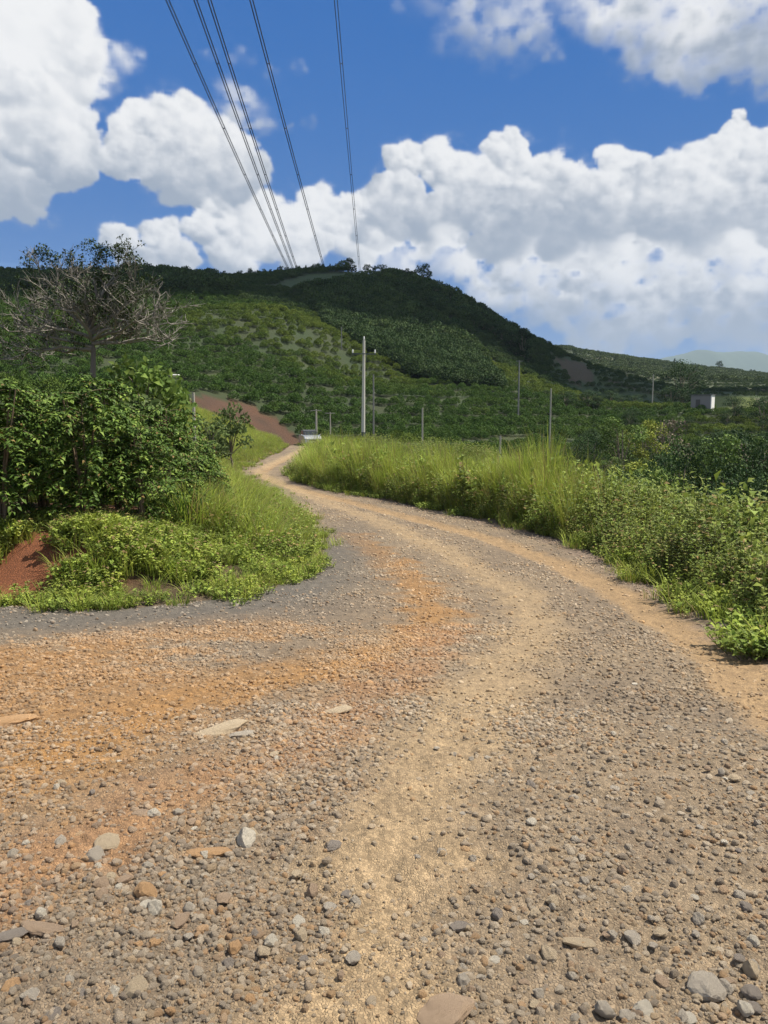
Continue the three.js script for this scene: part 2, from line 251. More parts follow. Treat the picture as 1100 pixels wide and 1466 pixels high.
function landColor(x, y, z) {
  const q = pix(x, y, z), D = -z;
  let c = mix3([0.045, 0.062, 0.018], [0.085, 0.098, 0.030], 0.5 + 0.9 * n3(x * 0.05, 1, z * 0.05));
  c = mix3(c, [0.13, 0.075, 0.035], clamp(0.15 + 0.5 * n3(x * 0.21, 4, z * 0.21), 0, D > 60 ? 0.22 : 0.6));
  if (D > 60) {
    c = [c[0] * 0.5, c[1] * 0.72, c[2] * 0.5];
    if (inPoly(Z.scarp, q[0], q[1]) && D < 110) c = mix3([0.115, 0.054, 0.025], [0.07, 0.040, 0.020], clamp(0.4 + n3(x * 0.5, 3, z * 0.9), 0, 1));
    else if (inPoly(Z.meadow, q[0], q[1])) c = [0.050, 0.090, 0.020];
    else if (inPoly(Z.farSoil, q[0], q[1])) c = [0.16, 0.085, 0.05];
    else if (inPoly(Z.clearing, q[0], q[1])) c = [0.16, 0.20, 0.035];
    if (D > 190 && q[0] > 790) { const s = n3(x * 0.02, 3, z * 0.04); c = mix3([0.042, 0.080, 0.020], [0.065, 0.10, 0.026], sm(-0.3, 0.4, s)); if (s > 0.3) c = [0.085, 0.072, 0.035]; if (inPoly(Z.clearing, q[0], q[1])) c = [0.16, 0.20, 0.035]; }
    if (inPoly(Z.farSoil, q[0], q[1])) c = [0.090, 0.070, 0.032];
    if (D > 380) { const s = n3(x * 0.012, 3, z * 0.012), u = n3(x * 0.02, 8, z * 0.05); c = mix3([0.045, 0.07, 0.028], [0.075, 0.095, 0.04], sm(-0.3, 0.4, s)); if (u > 0.33) c = mix3(c, [0.15, 0.13, 0.07], 0.6); }
  } else if (D > 0 && D < 60) {
    const [sd, side] = roadSD(x, z);
    if (sd < 0.1) c = [0.24, 0.18, 0.12];
    else if (side < 0) { const red = sm(0.0, 0.35, n3(x * 0.45 + 3, 6, z * 0.45)) * 0.5 + 0.9 * sm(1.6, 0.7, Math.hypot((x + 4.9) * 0.8, (z + 10.2) * 0.9)); c = mix3(mix3([0.16, 0.10, 0.05], [0.08, 0.075, 0.03], 0.5 + n3(x * 2, 1, z * 2)), redSoil, clamp(red, 0, 1)); }
    else c = mix3([0.14, 0.10, 0.055], [0.08, 0.075, 0.03], sm(0, 1.2, sd));
  } else { const [sd] = roadSD(x, z); if (sd < 0) c = [0.24, 0.18, 0.12]; }
  return c;
}
{
  const az = []; for (let a = -180; a < -52; a += 4) az.push(a); for (let a = -52; a < 52; a += 0.3) az.push(a); for (let a = 52; a <= 180; a += 4) az.push(a);
  const rr = [0.02]; for (let q = 0.8; q < 14000; q *= 1.0265) rr.push(q);
  const geo = sheet(az.length, rr.length, (i, j) => { const a = az[i] * Math.PI / 180, x = Math.sin(a) * rr[j], z = -Math.cos(a) * rr[j], y = land(x, z); return { p: [x, y, z], c: landColor(x, y, z), uv: [x / 1.6, z / 1.6] }; });
  structure(new THREE.Mesh(geo, new THREE.MeshStandardMaterial({ vertexColors: true, roughness: 0.95, map: grainMap, bumpMap: grainBump, bumpScale: 0.02, side: THREE.DoubleSide })), 'ground');
}
// ---------------------------------------------------------------- the gravel road
const W2 = (l) => l.map(([x, y]) => onRoad(x, y));
const rutTan = [[1.8, 1], [2.1, -1.5], [2.35, -3.6], ...W2([[1100, 1000], [1050, 950], [1000, 912], [900, 854], [800, 806], [700, 770], [600, 744], [500, 718], [440, 704], [390, 688], [372, 678], [390, 666], [420, 652]])];
const rutMid = [[-0.2, -0.5], ...W2([[500, 1450], [545, 1280], [590, 1160], [660, 1050], [730, 950], [765, 890], [735, 845], [640, 790], [540, 745], [460, 716], [415, 697], [385, 684], [368, 674], [392, 662], [415, 652]]), [-7.5, -80], [-4, -83]];
const clay = [...W2([[-80, 1130], [100, 1070], [300, 990], [450, 960], [560, 930], [630, 890], [600, 840], [540, 790], [500, 765]])];
const clay2 = [...W2([[30, 1250], [160, 1190], [330, 1120], [430, 1080], [470, 1030], [600, 960], [640, 900]])];
function roadTone(x, z) {                                           // [colour, share of loose stones]
  const a = n3(x * 0.7, 1, z * 0.7), b = n3(x * 2.6, 2, z * 2.6), c = n3(x * 9, 3, z * 9), fine = n3(x * 31, 6, z * 31);
  let k = mix3([0.245, 0.185, 0.122], [0.30, 0.225, 0.142], sm(-0.4, 0.4, a + 0.5 * b)), loose = 0.75 + 0.5 * b + 0.4 * a;
  const [sd, side] = roadSD(x, z);
  const D = -z;
  const left = sm(1.2, -1.2, x - 0.1 * D + 1.2 + 0.8 * a);
  k = mix3(k, [0.36, 0.195, 0.070], left * sm(-0.45, 0.35, a + 0.7 * b + 0.4 * c) * sm(11, 7, D) * 0.9);
  const dc = lineD(clay, x, z) + 0.45 * b + 0.2 * c; k = mix3(k, [0.40, 0.21, 0.065], sm(0.55, 0.05, dc) * 0.8);
  const d2 = lineD(clay2, x, z) + 0.4 * b + 0.2 * c; k = mix3(k, [0.38, 0.205, 0.09], sm(0.4, 0.0, d2) * 0.75);
  const dt = lineD(rutTan, x, z) + 0.12 * b; const tr = sm(0.42, 0.16, dt); k = mix3(k, [0.44, 0.285, 0.135], tr * 0.75); loose *= 1 - 0.9 * tr;
  const dm = lineD(rutMid, x, z) + 0.3 * b + 0.1 * c; const tm = sm(0.5, 0.1, dm); k = mix3(k, [0.44, 0.315, 0.175], tm * 0.8); loose *= 1 - 0.8 * tm;
  const grey = side < 0 ? sm(-2.6, -0.6, sd + 0.6 * b) * sm(1.2, -1.0, x + 0.3) * sm(5, 8, D) * sm(22, 14, D) : sm(-0.55, -0.15, sd + 0.2 * b); k = mix3(k, side < 0 ? [0.150, 0.135, 0.112] : [0.26, 0.19, 0.135], grey * 0.95); if (side < 0) loose *= 1 - 0.5 * grey;
  const v = 0.86 * (1 + 0.22 * c + 0.36 * fine);
  return [[k[0] * v, k[1] * v, k[2] * v], clamp(loose, 0.05, 1.3)];
}
function roadHeight(x, z) {
  const [sd] = roadSD(x, z), near = sm(26, 5, Math.hypot(x, z));
  let h = g(-z) + 0.012 * n3(x * 1.7, 4, z * 1.7) - 0.03 * sm(0.45, 0.1, lineD(rutTan, x, z)) + 0.016 * n3(x * 6, 4, z * 6) * near;
  if (near > 0.05) h += near * (0.010 * n3(x * 23, 1, z * 23) + 0.007 * Math.max(0, n3(x * 47, 7, z * 47)) + 0.004 * n3(x * 90, 7, z * 90));
  return h - 0.11 * sm(-0.05, 0.45, sd);
}
{
  const NA = 760, NR = 520, a0 = -66 * Math.PI / 180, a1 = 66 * Math.PI / 180, r0 = 1.0, r1 = 96;
  const at = (i, j) => { const a = a0 + (a1 - a0) * i / (NA - 1), q = r0 * Math.pow(r1 / r0, j / (NR - 1)); return [Math.sin(a) * q, -Math.cos(a) * q]; };
  const geo = sheet(NA, NR, (i, j) => { const [x, z] = at(i, j); return { p: [x, roadHeight(x, z), z], c: roadTone(x, z)[0], uv: [x / 1.1, z / 1.1] }; }, (i, j) => { const [x, z] = at(i, j); return roadSD(x, z)[0] < 0.5 ? 1 : 0; });
  structure(new THREE.Mesh(geo, new THREE.MeshStandardMaterial({ vertexColors: true, roughness: 0.96, map: grainMap, bumpMap: grainBump, bumpScale: 0.0035, side: THREE.DoubleSide })), 'gravel_road');
}

// ---------------------------------------------------------------- stones
function stoneGeo(seed, flat, detail = 1) {
  const r = rng(seed), geo = new THREE.IcosahedronGeometry(1, detail), p = geo.attributes.position, o = [r() * 50, r() * 50];
  const ax = 0.8 + 0.5 * r(), az = 0.65 + 0.3 * r(), cuts = []; for (let k = 0; k < 7; k++) { const v = V(r() - 0.5, r() - 0.5, r() - 0.5).normalize(); cuts.push([v, 0.62 + 0.3 * r()]); }
  for (let i = 0; i < p.count; i++) { const v = V(p.getX(i), p.getY(i), p.getZ(i)); let k = 1 + 0.25 * n3(v.x * 1.3 + o[0], v.y * 1.3 + o[1], v.z * 1.3); v.multiplyScalar(k); for (const [c, d] of cuts) { const e = v.dot(c) - d; if (e > 0) v.addScaledVector(c, -e * 0.85); } v.multiplyScalar(1 + 0.05 * n3(v.x * 5 + o[1], v.y * 5, v.z * 5) + (detail > 1 ? 0.10 * n3(v.x * 2.6 + o[0], v.y * 2.6, v.z * 2.6) + 0.03 * n3(v.x * 11, v.y * 11 + o[0], v.z * 11) : 0)); p.setXYZ(i, v.x * ax, v.y * flat, v.z * az); }
  geo.deleteAttribute('uv'); geo.deleteAttribute('normal'); const u = new Float32Array(p.count * 2); for (let i = 0; i < p.count; i++) { u[2 * i] = p.getX(i) * 0.7 + p.getY(i) * 0.3; u[2 * i + 1] = p.getZ(i) * 0.7 - p.getY(i) * 0.3; } geo.setAttribute('uv', new THREE.BufferAttribute(u, 2)); geo.computeVertexNormals(); return geo;
}
function instanced(geo, mat, list) { const m = new THREE.InstancedMesh(geo, mat, list.length), M = new THREE.Matrix4(), q = new THREE.Quaternion(), e = new THREE.Euler(), c = new THREE.Color(); list.forEach((s, i) => { e.set(s.rx ?? 0, s.ry ?? 0, s.rz ?? 0, 'YXZ'); q.setFromEuler(e); M.compose(V(...s.p), q, Array.isArray(s.s) ? V(...s.s) : V(s.s, s.s, s.s)); m.setMatrixAt(i, M); if (s.c) m.setColorAt(i, c.setRGB(...s.c)); }); return m; }
const stoneTones = [[0.44, 0.37, 0.28], [0.38, 0.32, 0.24], [0.52, 0.44, 0.33], [0.30, 0.255, 0.20], [0.48, 0.35, 0.21], [0.50, 0.30, 0.145], [0.60, 0.52, 0.40], [0.25, 0.215, 0.175], [0.42, 0.28, 0.17]];
const stoneMat = std([1, 1, 1], 0.93, { bumpMap: grainBump, bumpScale: 0.002 });
{
  const r = rng(21), variants = [0, 1, 2, 3].map((k) => stoneGeo(100 + k, 0.55 + 0.12 * k, k < 2 ? 1 : 1)), lists = [[], [], [], []];
  const bands = [[1.3, 2.6, 10500, 0.0045, 0.016], [2.6, 4.6, 6200, 0.006, 0.019], [4.6, 8, 2100, 0.008, 0.023], [8, 14, 520, 0.011, 0.03], [14, 28, 130, 0.016, 0.036]];
  for (const [d0, d1, per, s0, s1] of bands) {
    const half = 0.62, area = half * (d1 * d1 - d0 * d0), n = Math.floor(area * per);
    for (let k = 0; k < n; k++) {
      const q = Math.sqrt(d0 * d0 + r() * (d1 * d1 - d0 * d0)), a = (r() * 2 - 1) * half * 0.97, x = Math.sin(a) * q, z = -Math.cos(a) * q;
      const [c, loose] = roadTone(x, z), cl = 0.35 + 0.9 * sm(-0.25, 0.3, n3(x * 1.1 + 4, 8, z * 1.1)); if (r() > loose * cl * 0.85) continue;
      if (roadSD(x, z)[0] > 0.25) continue;
      const t = r(), size = s0 + (s1 - s0) * Math.pow(t, 4.2) + (r() < 0.012 ? s1 * 0.6 * r() : 0), st = stoneTones[Math.floor(Math.pow(r(), 1.3) * stoneTones.length)], v = (1.04 + 0.5 * r()), m = mix3(st, c, d0 > 4 ? 0.72 : 0.5);
      lists[Math.floor(r() * 4)].push({ p: [x, roadHeight(x, z) + size * 0.12, z], s: size, rx: (r() - 0.5) * 0.7, ry: r() * 6.28, rz: (r() - 0.5) * 0.7, c: [m[0] * v, m[1] * v, m[2] * v] });
    }
  }
  lists.forEach((l, k) => stuff(instanced(variants[k], stoneMat, l), 'road_gravel', ['small rounded gravel strewn over the dirt road', 'loose crushed gravel scattered over the dirt road', 'fine angular chippings lying on the dirt road', 'mixed grey and tan pebbles spread on the dirt road'][k], 'gravel'));
}
{ // stones big enough to pick out
  const r = rng(33), G = [0, 1, 2, 3, 4, 5].map((k) => stoneGeo(200 + k, 0.42 + 0.1 * k, 3)), slab = [stoneGeo(301, 0.26, 4), stoneGeo(302, 0.22, 4)];
  const hue = { grey: [0.56, 0.49, 0.39], tan: [0.64, 0.51, 0.34], orange: [0.64, 0.39, 0.19], dark: [0.34, 0.29, 0.24], pale: [0.72, 0.65, 0.52], brown: [0.50, 0.36, 0.24] };
  const mats = {}; for (const k in hue) mats[k] = std(hue[k], 0.92, { bumpMap: grainBump, bumpScale: 0.003 });
  const put = (px, py, w, kind, flat, label, group, turn) => { const [x, z] = onRoad(px, py), D = Math.hypot(x, z, EYE - g(-z)), s = w / FPX * D / 2; const m = new THREE.Mesh(flat ? slab[flat - 1] : G[Math.floor(r() * 6)], mats[kind]); m.name = numbered('road_stone'); m.scale.set(s, s, flat ? s * 0.55 : s); m.position.set(x, g(-z) + s * (flat ? 0.06 : 0.16), z); m.rotation.set((r() - 0.5) * 0.3, turn ?? r() * 6.28, (r() - 0.5) * 0.3); tag(m, label, 'stone', group); scene.add(shadows(m)); };
  put(318, 1046, 66, 'tan', 1, 'long flat tan slab of rock lying alone in the clay road', null, 0.55);
  put(350, 1052, 46, 'grey', 2, 'short grey slab tucked against the long tan slab', null, 0.6);
  put(12, 1036, 64, 'orange', 1, 'broad flat orange slab set in the road below the red bank', null, 0.1);
  put(300, 1222, 50, 'orange', 1, 'smooth flat orange stone like a loaf in loose gravel', null, 0.0);
  put(480, 1020, 52, 'tan', 2, 'flat tan rock cap showing through the orange clay', null, 0.3);
  put(153, 1212, 36, 'tan', 0, 'egg shaped tan stone with a grey pebble leaning on it'); put(136, 1228, 24, 'grey', 0, 'small grey pebble leaning on an egg shaped tan stone');
  put(202, 1169, 28, 'brown', 0, 'brown stone touching a cream pebble'); put(221, 1168, 20, 'pale', 0, 'cream pebble touching a brown stone');
  put(210, 1282, 34, 'orange', 0, 'orange stone with a whitish stone just below it'); put(223, 1301, 22, 'pale', 0, 'whitish stone just below an orange one');
  put(195, 1420, 30, 'tan', 0, 'lone tan cobble on the smooth sandy part of the road'); put(20, 1415, 26, 'orange', 0, 'orange cobble beside a grey cobble'); put(43, 1426, 24, 'grey', 0, 'grey cobble beside an orange cobble');
  put(8, 1342, 52, 'dark', 2, 'dark flat slab half buried with a shadowed edge', null, 0.2); put(62, 1330, 46, 'brown', 1, 'brown flat slab next to the dark half buried slab', null, -0.2);
  put(640, 1456, 66, 'brown', 0, 'largest brown boulder among the coarse grey gravel'); put(1012, 1418, 46, 'grey', 0, 'grey angular rock casting the darkest shadow on the gravel');
  put(352, 1206, 38, 'pale', 0, 'pale angular rock near the flat orange loaf stone'); put(830, 1350, 44, 'tan', 2, 'flat tan cobble pressed level with the gravel');
  const names = { grey: 'grey', tan: 'tan', orange: 'orange brown', dark: 'dark', pale: 'pale', brown: 'brown' }, kinds = Object.keys(hue);
  for (let k = 0; k < 230; k++) {
    let px, py, tries = 0; do { px = 10 + r() * 1080; py = 960 + Math.pow(r(), 0.7) * 500; tries++; } while (tries < 30 && (() => { const [x, z] = onRoad(px, py); return r() > roadTone(x, z)[1] * 0.9 || roadSD(x, z)[0] > -0.1; })());
    const kind = px < 480 ? kinds[Math.floor(r() * 6)] : kinds[[0, 0, 1, 4, 0, 3, 1, 5][Math.floor(r() * 8)]], s = (0.030 + 0.032 * Math.pow(r(), 2.5)), [x, z] = onRoad(px, py), D = Math.hypot(x, z, EYE - g(-z));
    put(px, py, s * FPX / D, kind, 0, `${names[kind]} loose stone among others of its kind on the gravel road`, `loose ${names[kind]} stones on the road`);
  }
}

// ---------------------------------------------------------------- plant geometry
class Green {
  constructor() { this.p = []; this.c = []; this.i = []; }
  v(a, c) { this.p.push(a.x, a.y, a.z); this.c.push(c[0], c[1], c[2]); return this.p.length / 3 - 1; }
  leaf(b, dir, up, len, wid, droop, c) {
    const d = dir.clone().normalize(), s = V(0, 0, 0).crossVectors(d, up).normalize(), n = V(0, 0, 0).crossVectors(s, d);
    const m = b.clone().addScaledVector(d, len * 0.48).addScaledVector(n, len * 0.05), t = b.clone().addScaledVector(d, len).addScaledVector(n, -droop * len), f = wid * 0.16;
    const l = m.clone().addScaledVector(s, wid / 2).addScaledVector(n, f), q = m.clone().addScaledVector(s, -wid / 2).addScaledVector(n, f);
    const B = this.v(b, c), L = this.v(l, c), M = this.v(m, c), R = this.v(q, c), T = this.v(t, c);
    this.i.push(B, M, L, B, R, M, L, M, T, M, R, T);
  }
  blade(b, az, h, w, lean, c, curl = 1) {
    const dx = Math.cos(az), dz = Math.sin(az), sx = -dz, sz = dx; let prev = null; const n = 4;
    for (let k = 0; k <= n; k++) {
      const t = k / n, out = lean * h * Math.pow(t, 1.9), y = h * (t - 0.28 * lean * curl * t * t * t), ww = w * (1 - Math.pow(t, 1.7)) * 0.5, p = V(b.x + dx * out, b.y + y, b.z + dz * out);
      if (k === n) { const T = this.v(p, c); this.i.push(prev[0], prev[1], T); } else { const A = this.v(V(p.x + sx * ww, p.y, p.z + sz * ww), c), B = this.v(V(p.x - sx * ww, p.y, p.z - sz * ww), c); if (prev) this.i.push(prev[0], prev[1], B, prev[0], B, A); prev = [A, B]; }
    }
  }
  tube(pts, r0, r1, c, sides = 5) {
    const n = pts.length; let prev = null;
    for (let k = 0; k < n; k++) {
      const d = (k < n - 1 ? pts[k + 1].clone().sub(pts[k]) : pts[k].clone().sub(pts[k - 1])).normalize(), a = V(0, 0, 0).crossVectors(d, Math.abs(d.y) > 0.9 ? V(1, 0, 0) : V(0, 1, 0)).normalize(), b = V(0, 0, 0).crossVectors(d, a), rad = mix(r0, r1, k / (n - 1)), ring = [];
      for (let q = 0; q < sides; q++) { const t = q / sides * 6.2832; ring.push(this.v(pts[k].clone().addScaledVector(a, Math.cos(t) * rad).addScaledVector(b, Math.sin(t) * rad), c)); }
      if (prev) for (let q = 0; q < sides; q++) { const e = (q + 1) % sides; this.i.push(prev[q], prev[e], ring[e], prev[q], ring[e], ring[q]); }
      prev = ring;
    }
  }
  geo() { const q = new THREE.BufferGeometry(); q.setAttribute('position', new THREE.Float32BufferAttribute(this.p, 3)); q.setAttribute('color', new THREE.Float32BufferAttribute(this.c, 3)); q.setIndex(this.i); q.computeVertexNormals(); return q; }
}
const tint = (r, a, b, v = 0.35) => { const t = r(), k = 1 - v / 2 + v * r(); const m = mix3(a, b, t); return [m[0] * k, m[1] * k, m[2] * k]; };
const rdir = (r, lo = -1) => { const y = lo + (1 - lo) * r(), a = r() * 6.2832, q = Math.sqrt(Math.max(0, 1 - y * y)); return V(q * Math.cos(a), y, q * Math.sin(a)); };
const barkMat = std([0.20, 0.165, 0.125], 0.95, { vertexColors: true });
const white3 = [1, 1, 1];
const coffeeMat = leafMat([1, 1, 1], 0.55, 0.12), grassMat = leafMat([1, 1, 1], 0.85, 0.40), weedMat = leafMat([1, 1, 1], 0.9, 0.35), treeMat = leafMat([1, 1, 1], 0.75, 0.2);

// ---------------------------------------------------------------- coffee shrubs on the left bank
const placeY = (x, z) => land(x, z);
function coffee(seed, h, w) {
  const r = rng(seed), L = new Green(), S = new Green();
  for (let k = 0; k < 5; k++) { const a = r() * 6.28, e = 0.15 + 0.25 * r(); S.tube([V(0.06 * Math.cos(a), -0.1, 0.06 * Math.sin(a)), V(e * 0.4 * Math.cos(a), h * 0.4, e * 0.4 * Math.sin(a)), V(e * Math.cos(a) * w, h * 0.9, e * Math.sin(a) * w)], 0.028, 0.009, [0.9, 0.8, 0.65], 5); }
  for (let k = 0; k < 250; k++) {
    const y = h * (0.12 + 0.83 * Math.pow(r(), 0.8)), a = r() * 6.28; if (n3(Math.cos(a) * 1.4 + seed, y * 1.5, Math.sin(a) * 1.4) > 0.22) continue;
    const reach = w * (0.5 + 0.7 * r()) * Math.sqrt(Math.max(0.12, 1 - Math.pow((y / h - 0.42) / 0.66, 2))), rise = (0.28 + 0.3 * r()) * reach;
    const pts = []; for (let q = 0; q <= 5; q++) { const t = q / 5; pts.push(V(Math.cos(a) * reach * t, y + rise * t - 0.55 * reach * t * t, Math.sin(a) * reach * t)); }
    if (k % 3 === 0) S.tube(pts, 0.007, 0.003, [0.8, 0.8, 0.55], 3);
    const n = 11 + Math.floor(r() * 5);
    for (let q = 0; q < n; q++) {
      const t = 0.3 + 0.7 * (q + r() * 0.6) / n, i = Math.min(4, Math.floor(t * 5)), f = t * 5 - i, b = pts[i].clone().lerp(pts[i + 1], f), along = pts[i + 1].clone().sub(pts[i]).normalize(), young = t > 0.85 && r() < 0.55;
      for (const s of [-1, 1]) { const d = along.clone().multiplyScalar(0.6).add(V(-Math.sin(a) * s, 0.12 - 0.25 * r(), Math.cos(a) * s).multiplyScalar(0.9)); L.leaf(b, d.add(rdir(r).multiplyScalar(0.55)), V(1.1 * (r() - 0.5), 0.9, 1.1 * (r() - 0.5)), 0.070 + 0.05 * r(), 0.036 + 0.018 * r(), 0.22, r() < 0.03 ? tint(r, [0.22, 0.16, 0.05], [0.18, 0.11, 0.05]) : young ? tint(r, [0.16, 0.25, 0.045], [0.20, 0.27, 0.05]) : tint(r, [0.050, 0.098, 0.018], [0.105, 0.17, 0.028], 0.5)); }
    }
  }
  return [L.geo(), S.geo()];
}
{
  const G = [[71, 2.35, 0.95], [72, 2.1, 0.9], [73, 1.75, 0.85], [74, 2.5, 1.0]].map((a) => coffee(...a)), r = rng(8);
  const spots = [[-5.6, -11.1, 3, 1.0], [-6.9, -11.0, 0, 1.05], [-4.5, -11.6, 0, 0.95], [-8.0, -11.4, 1, 1.1], [-3.75, -11.9, 1, 0.92], [-5.9, -12.4, 3, 1.05], [-7.2, -12.6, 0, 1.05], [-4.9, -13.2, 0, 1.0], [-8.6, -13.2, 3, 1.0], [-4.1, -14.6, 1, 1.0], [-6.4, -14.4, 0, 1.05], [-5.4, -15.6, 3, 0.9], [-7.9, -15.2, 1, 1.1], [-4.6, -16.8, 2, 1.0], [-6.9, -16.6, 1, 1.0], [-8.8, -17.4, 0, 1.0], [-5.8, -18.2, 1, 0.95], [-9.4, -11.8, 0, 1.05], [-10.4, -13.6, 1, 1.1], [-4.6, -19.0, 2, 0.9], [-3.45, -13.1, 2, 0.62], [-3.35, -14.7, 2, 0.55], [-3.9, -15.9, 2, 0.8], [-7.6, -19.2, 1, 0.95]];
  spots.forEach(([x, z, k, s]) => { const front = -z < 11.6; const t = thing('coffee_shrub', front ? 'glossy dark green coffee shrub in the front row above the red bank' : 'dark green coffee shrub within the thicket below the half bare tree', 'shrub', [x, placeY(x, z) - 0.03, z], front ? 'coffee shrubs in the front row' : 'coffee shrubs behind the front row', r() * 6.28); t.scale.set(s * (0.85 + 0.3 * r()), s * (0.82 + 0.3 * r()), s); part(t, 'stem', G[k][1], barkMat); part(t, 'foliage', G[k][0], coffeeMat, 'stuff'); });
}

// ---------------------------------------------------------------- grasses and weeds
function tuft(seed, n, h, spread, lean, w, c0, c1, dry) { const r = rng(seed), L = new Green(); for (let k = 0; k < n; k++) { const a = r() * 6.28, d = spread * Math.sqrt(r()), hh = h * (0.5 + 0.5 * r()), c = r() < dry ? tint(r, [0.30, 0.24, 0.10], [0.36, 0.30, 0.13]) : tint(r, c0, c1); L.blade(V(Math.cos(a) * d, 0, Math.sin(a) * d), a + (r() - 0.5) * 1.6, hh, w * (0.7 + 0.6 * r()), lean * (0.3 + 0.9 * r()), c); } return L.geo(); }
function herb(seed, n, h, spread, len, wid, c0, c1) { const r = rng(seed), L = new Green(); const stems = Math.max(3, Math.round(n / 9)); for (let k = 0; k < stems; k++) { const a = r() * 6.28, d = spread * Math.sqrt(r()), top = V(Math.cos(a) * d * 1.25, h * (0.5 + 0.5 * r()), Math.sin(a) * d * 1.25), bot = V(Math.cos(a) * d * 0.7, 0, Math.sin(a) * d * 0.7); L.tube([bot, top], 0.004, 0.002, [0.15, 0.17, 0.05], 3); for (let q = 0; q < 9; q++) { const t = 0.25 + 0.75 * q / 8, b = bot.clone().lerp(top, t), e = rdir(r, -0.25); e.y = e.y * 0.5 + 0.15; L.leaf(b, e, V(0.9 * (r() - 0.5), 1, 0.9 * (r() - 0.5)), len * (0.6 + 0.7 * r()), wid * (0.7 + 0.6 * r()), 0.2, r() < 0.07 ? tint(r, [0.24, 0.17, 0.07], [0.30, 0.22, 0.09]) : tint(r, c0, c1, 0.55)); } } return L.geo(); }
const G_BRIGHT = [[0.25, 0.33, 0.05], [0.40, 0.46, 0.085]], G_MID = [[0.16, 0.23, 0.04], [0.29, 0.36, 0.065]], G_DEEP = [[0.13, 0.18, 0.035], [0.26, 0.31, 0.065]];
{
  const r = rng(77);
  const tall = [tuft(1, 46, 1.1, 0.30, 0.95, 0.020, ...G_BRIGHT, 0.07), tuft(2, 46, 0.95, 0.36, 1.25, 0.018, ...G_MID, 0.12), tuft(3, 36, 1.25, 0.26, 0.7, 0.017, ...G_BRIGHT, 0.2)];
  const short = [tuft(4, 34, 0.34, 0.14, 0.9, 0.011, ...G_BRIGHT, 0.05), tuft(5, 34, 0.26, 0.16, 1.0, 0.010, ...G_MID, 0.22)];
  const herbs = [herb(6, 80, 0.26, 0.20, 0.060, 0.042, ...G_BRIGHT), herb(7, 80, 0.17, 0.22, 0.05, 0.036, ...G_MID), herb(8, 110, 0.55, 0.26, 0.075, 0.042, ...G_MID), herb(9, 150, 0.95, 0.34, 0.085, 0.05, ...G_DEEP)];
  const T = [[], [], []], S = [[], []], HB = [[], [], [], []];
  const add = (l, x, z, s, sink = 0.02) => l.push({ p: [x, land(x, z) - sink, z], s, ry: r() * 6.28, rx: (r() - 0.5) * 0.25, rz: (r() - 0.5) * 0.25, c: (() => { const k = 0.8 + 0.4 * r(); return [k * (0.92 + 0.16 * r()), k, k]; })() });
  for (let k = 0; k < 60000; k++) {                                 // right verge
    const D = 1 + 66 * Math.pow(r(), 1.45), x = -9 + r() * 24, z = -D, [sd, side] = roadSD(x, z);
    if (side < 0 || sd < 0.02 || sd > 5.2) continue;
    if (D > 14 && r() > sm(70, 6, D) + 0.15) continue;
    const q = pix(x, 0, z)[0], wild = sm(760, 900, q + 60 * n3(x * 0.8, 2, z * 0.8)), u = r(), edge = 0.32 + 0.68 * sm(0.05, 1.0, sd + 0.25 * n3(x * 1.5, 3, z * 1.5)), lump = (1.06 + 0.75 * n3(x * 0.6, 6, z * 0.6) + 0.3 * n3(x * 1.9, 6, z * 1.9)) * (1 + 0.28 * sm(12, 18, D) * sm(50, 30, D));
    if (sd < 0.9 && sd > 0.15 && r() < 0.35) { add(HB[r() < 0.5 ? 2 : 3], x, z, 0.45 + 0.5 * r()); continue; }
    if (sd < 0.5 * (0.5 + n3(x * 1.2, 9, z * 1.2)) && r() < 0.8) continue;
    if (sd < 0.35 && r() < 0.55) { add(r() < 0.5 ? S[1] : HB[1], x, z, 0.8 + 0.5 * r()); continue; }
    if (u < wild * 0.75) add(HB[r() < 0.45 ? 3 : 2], x, z, edge * lump * (0.55 + 0.5 * r()));
    else if (n3(x * 0.9, 17, z * 0.9) > 0.22 && r() < 0.7) add(HB[2], x, z, edge * lump * (1.0 + 0.7 * r()));
    else if (u < 0.8 && (1 - wild) > r() * 0.8) add(T[Math.floor(r() * 3)], x, z, [edge, edge * lump * (0.85 + 0.5 * r()), edge]);
    else if (r() < 0.4) add(HB[2], x, z, edge * (0.9 + 0.7 * r()));
  }
  for (let k = 0; k < 30000; k++) {                                 // left bank
    const D = 7.5 + 14 * Math.pow(r(), 1.5), x = -10 + r() * 11, z = -D, [sd, side] = roadSD(x, z);
    if (side > 0 || sd < -0.12 || sd > 5.5) continue;
    const q = pix(x, land(x, z), z); if (q[0] < -160) continue;
    const soil = sm(0.75, 0.35, Math.hypot((x + 4.75) * 0.75, (z + 9.9) * 1.0) + 0.35 * n3(x * 2, 4, z * 2)), bare = n3(x * 1.1 + 7, 3, z * 1.1) + 0.4 * n3(x * 3, 3, z * 3);
    if (r() < soil * 1.1 || (bare > 0.22 - 0.2 * sm(2.0, 0.6, sd) && r() < 0.93)) continue;
    if (x < -3.0 - 0.06 * (D - 10) && sd > 2.4) continue;
    if (sd < 0.15 + 0.9 * Math.max(0, n3(x * 0.9, 7, z * 0.9) + 0.25 * n3(x * 4, 7, z * 4)) && r() < 0.8) continue;
    const u = r(), e = 0.62 + 0.45 * sm(0, 1, sd), high = sm(-3.0, -1.8, x) * sm(0.9, 2.2, sd);
    if (r() < 0.62 * sm(-4.6, -3.6, x) * sm(11.8, 13.5, D) * sm(0.1, 0.8, sd)) { if (r() < 0.66) add(T[Math.floor(r() * 3)], x, z, (0.55 + 0.5 * r()) * (0.6 + 0.4 * sm(0.2, 1.6, sd))); else add(HB[2], x, z, 0.7 + 0.5 * r()); continue; }
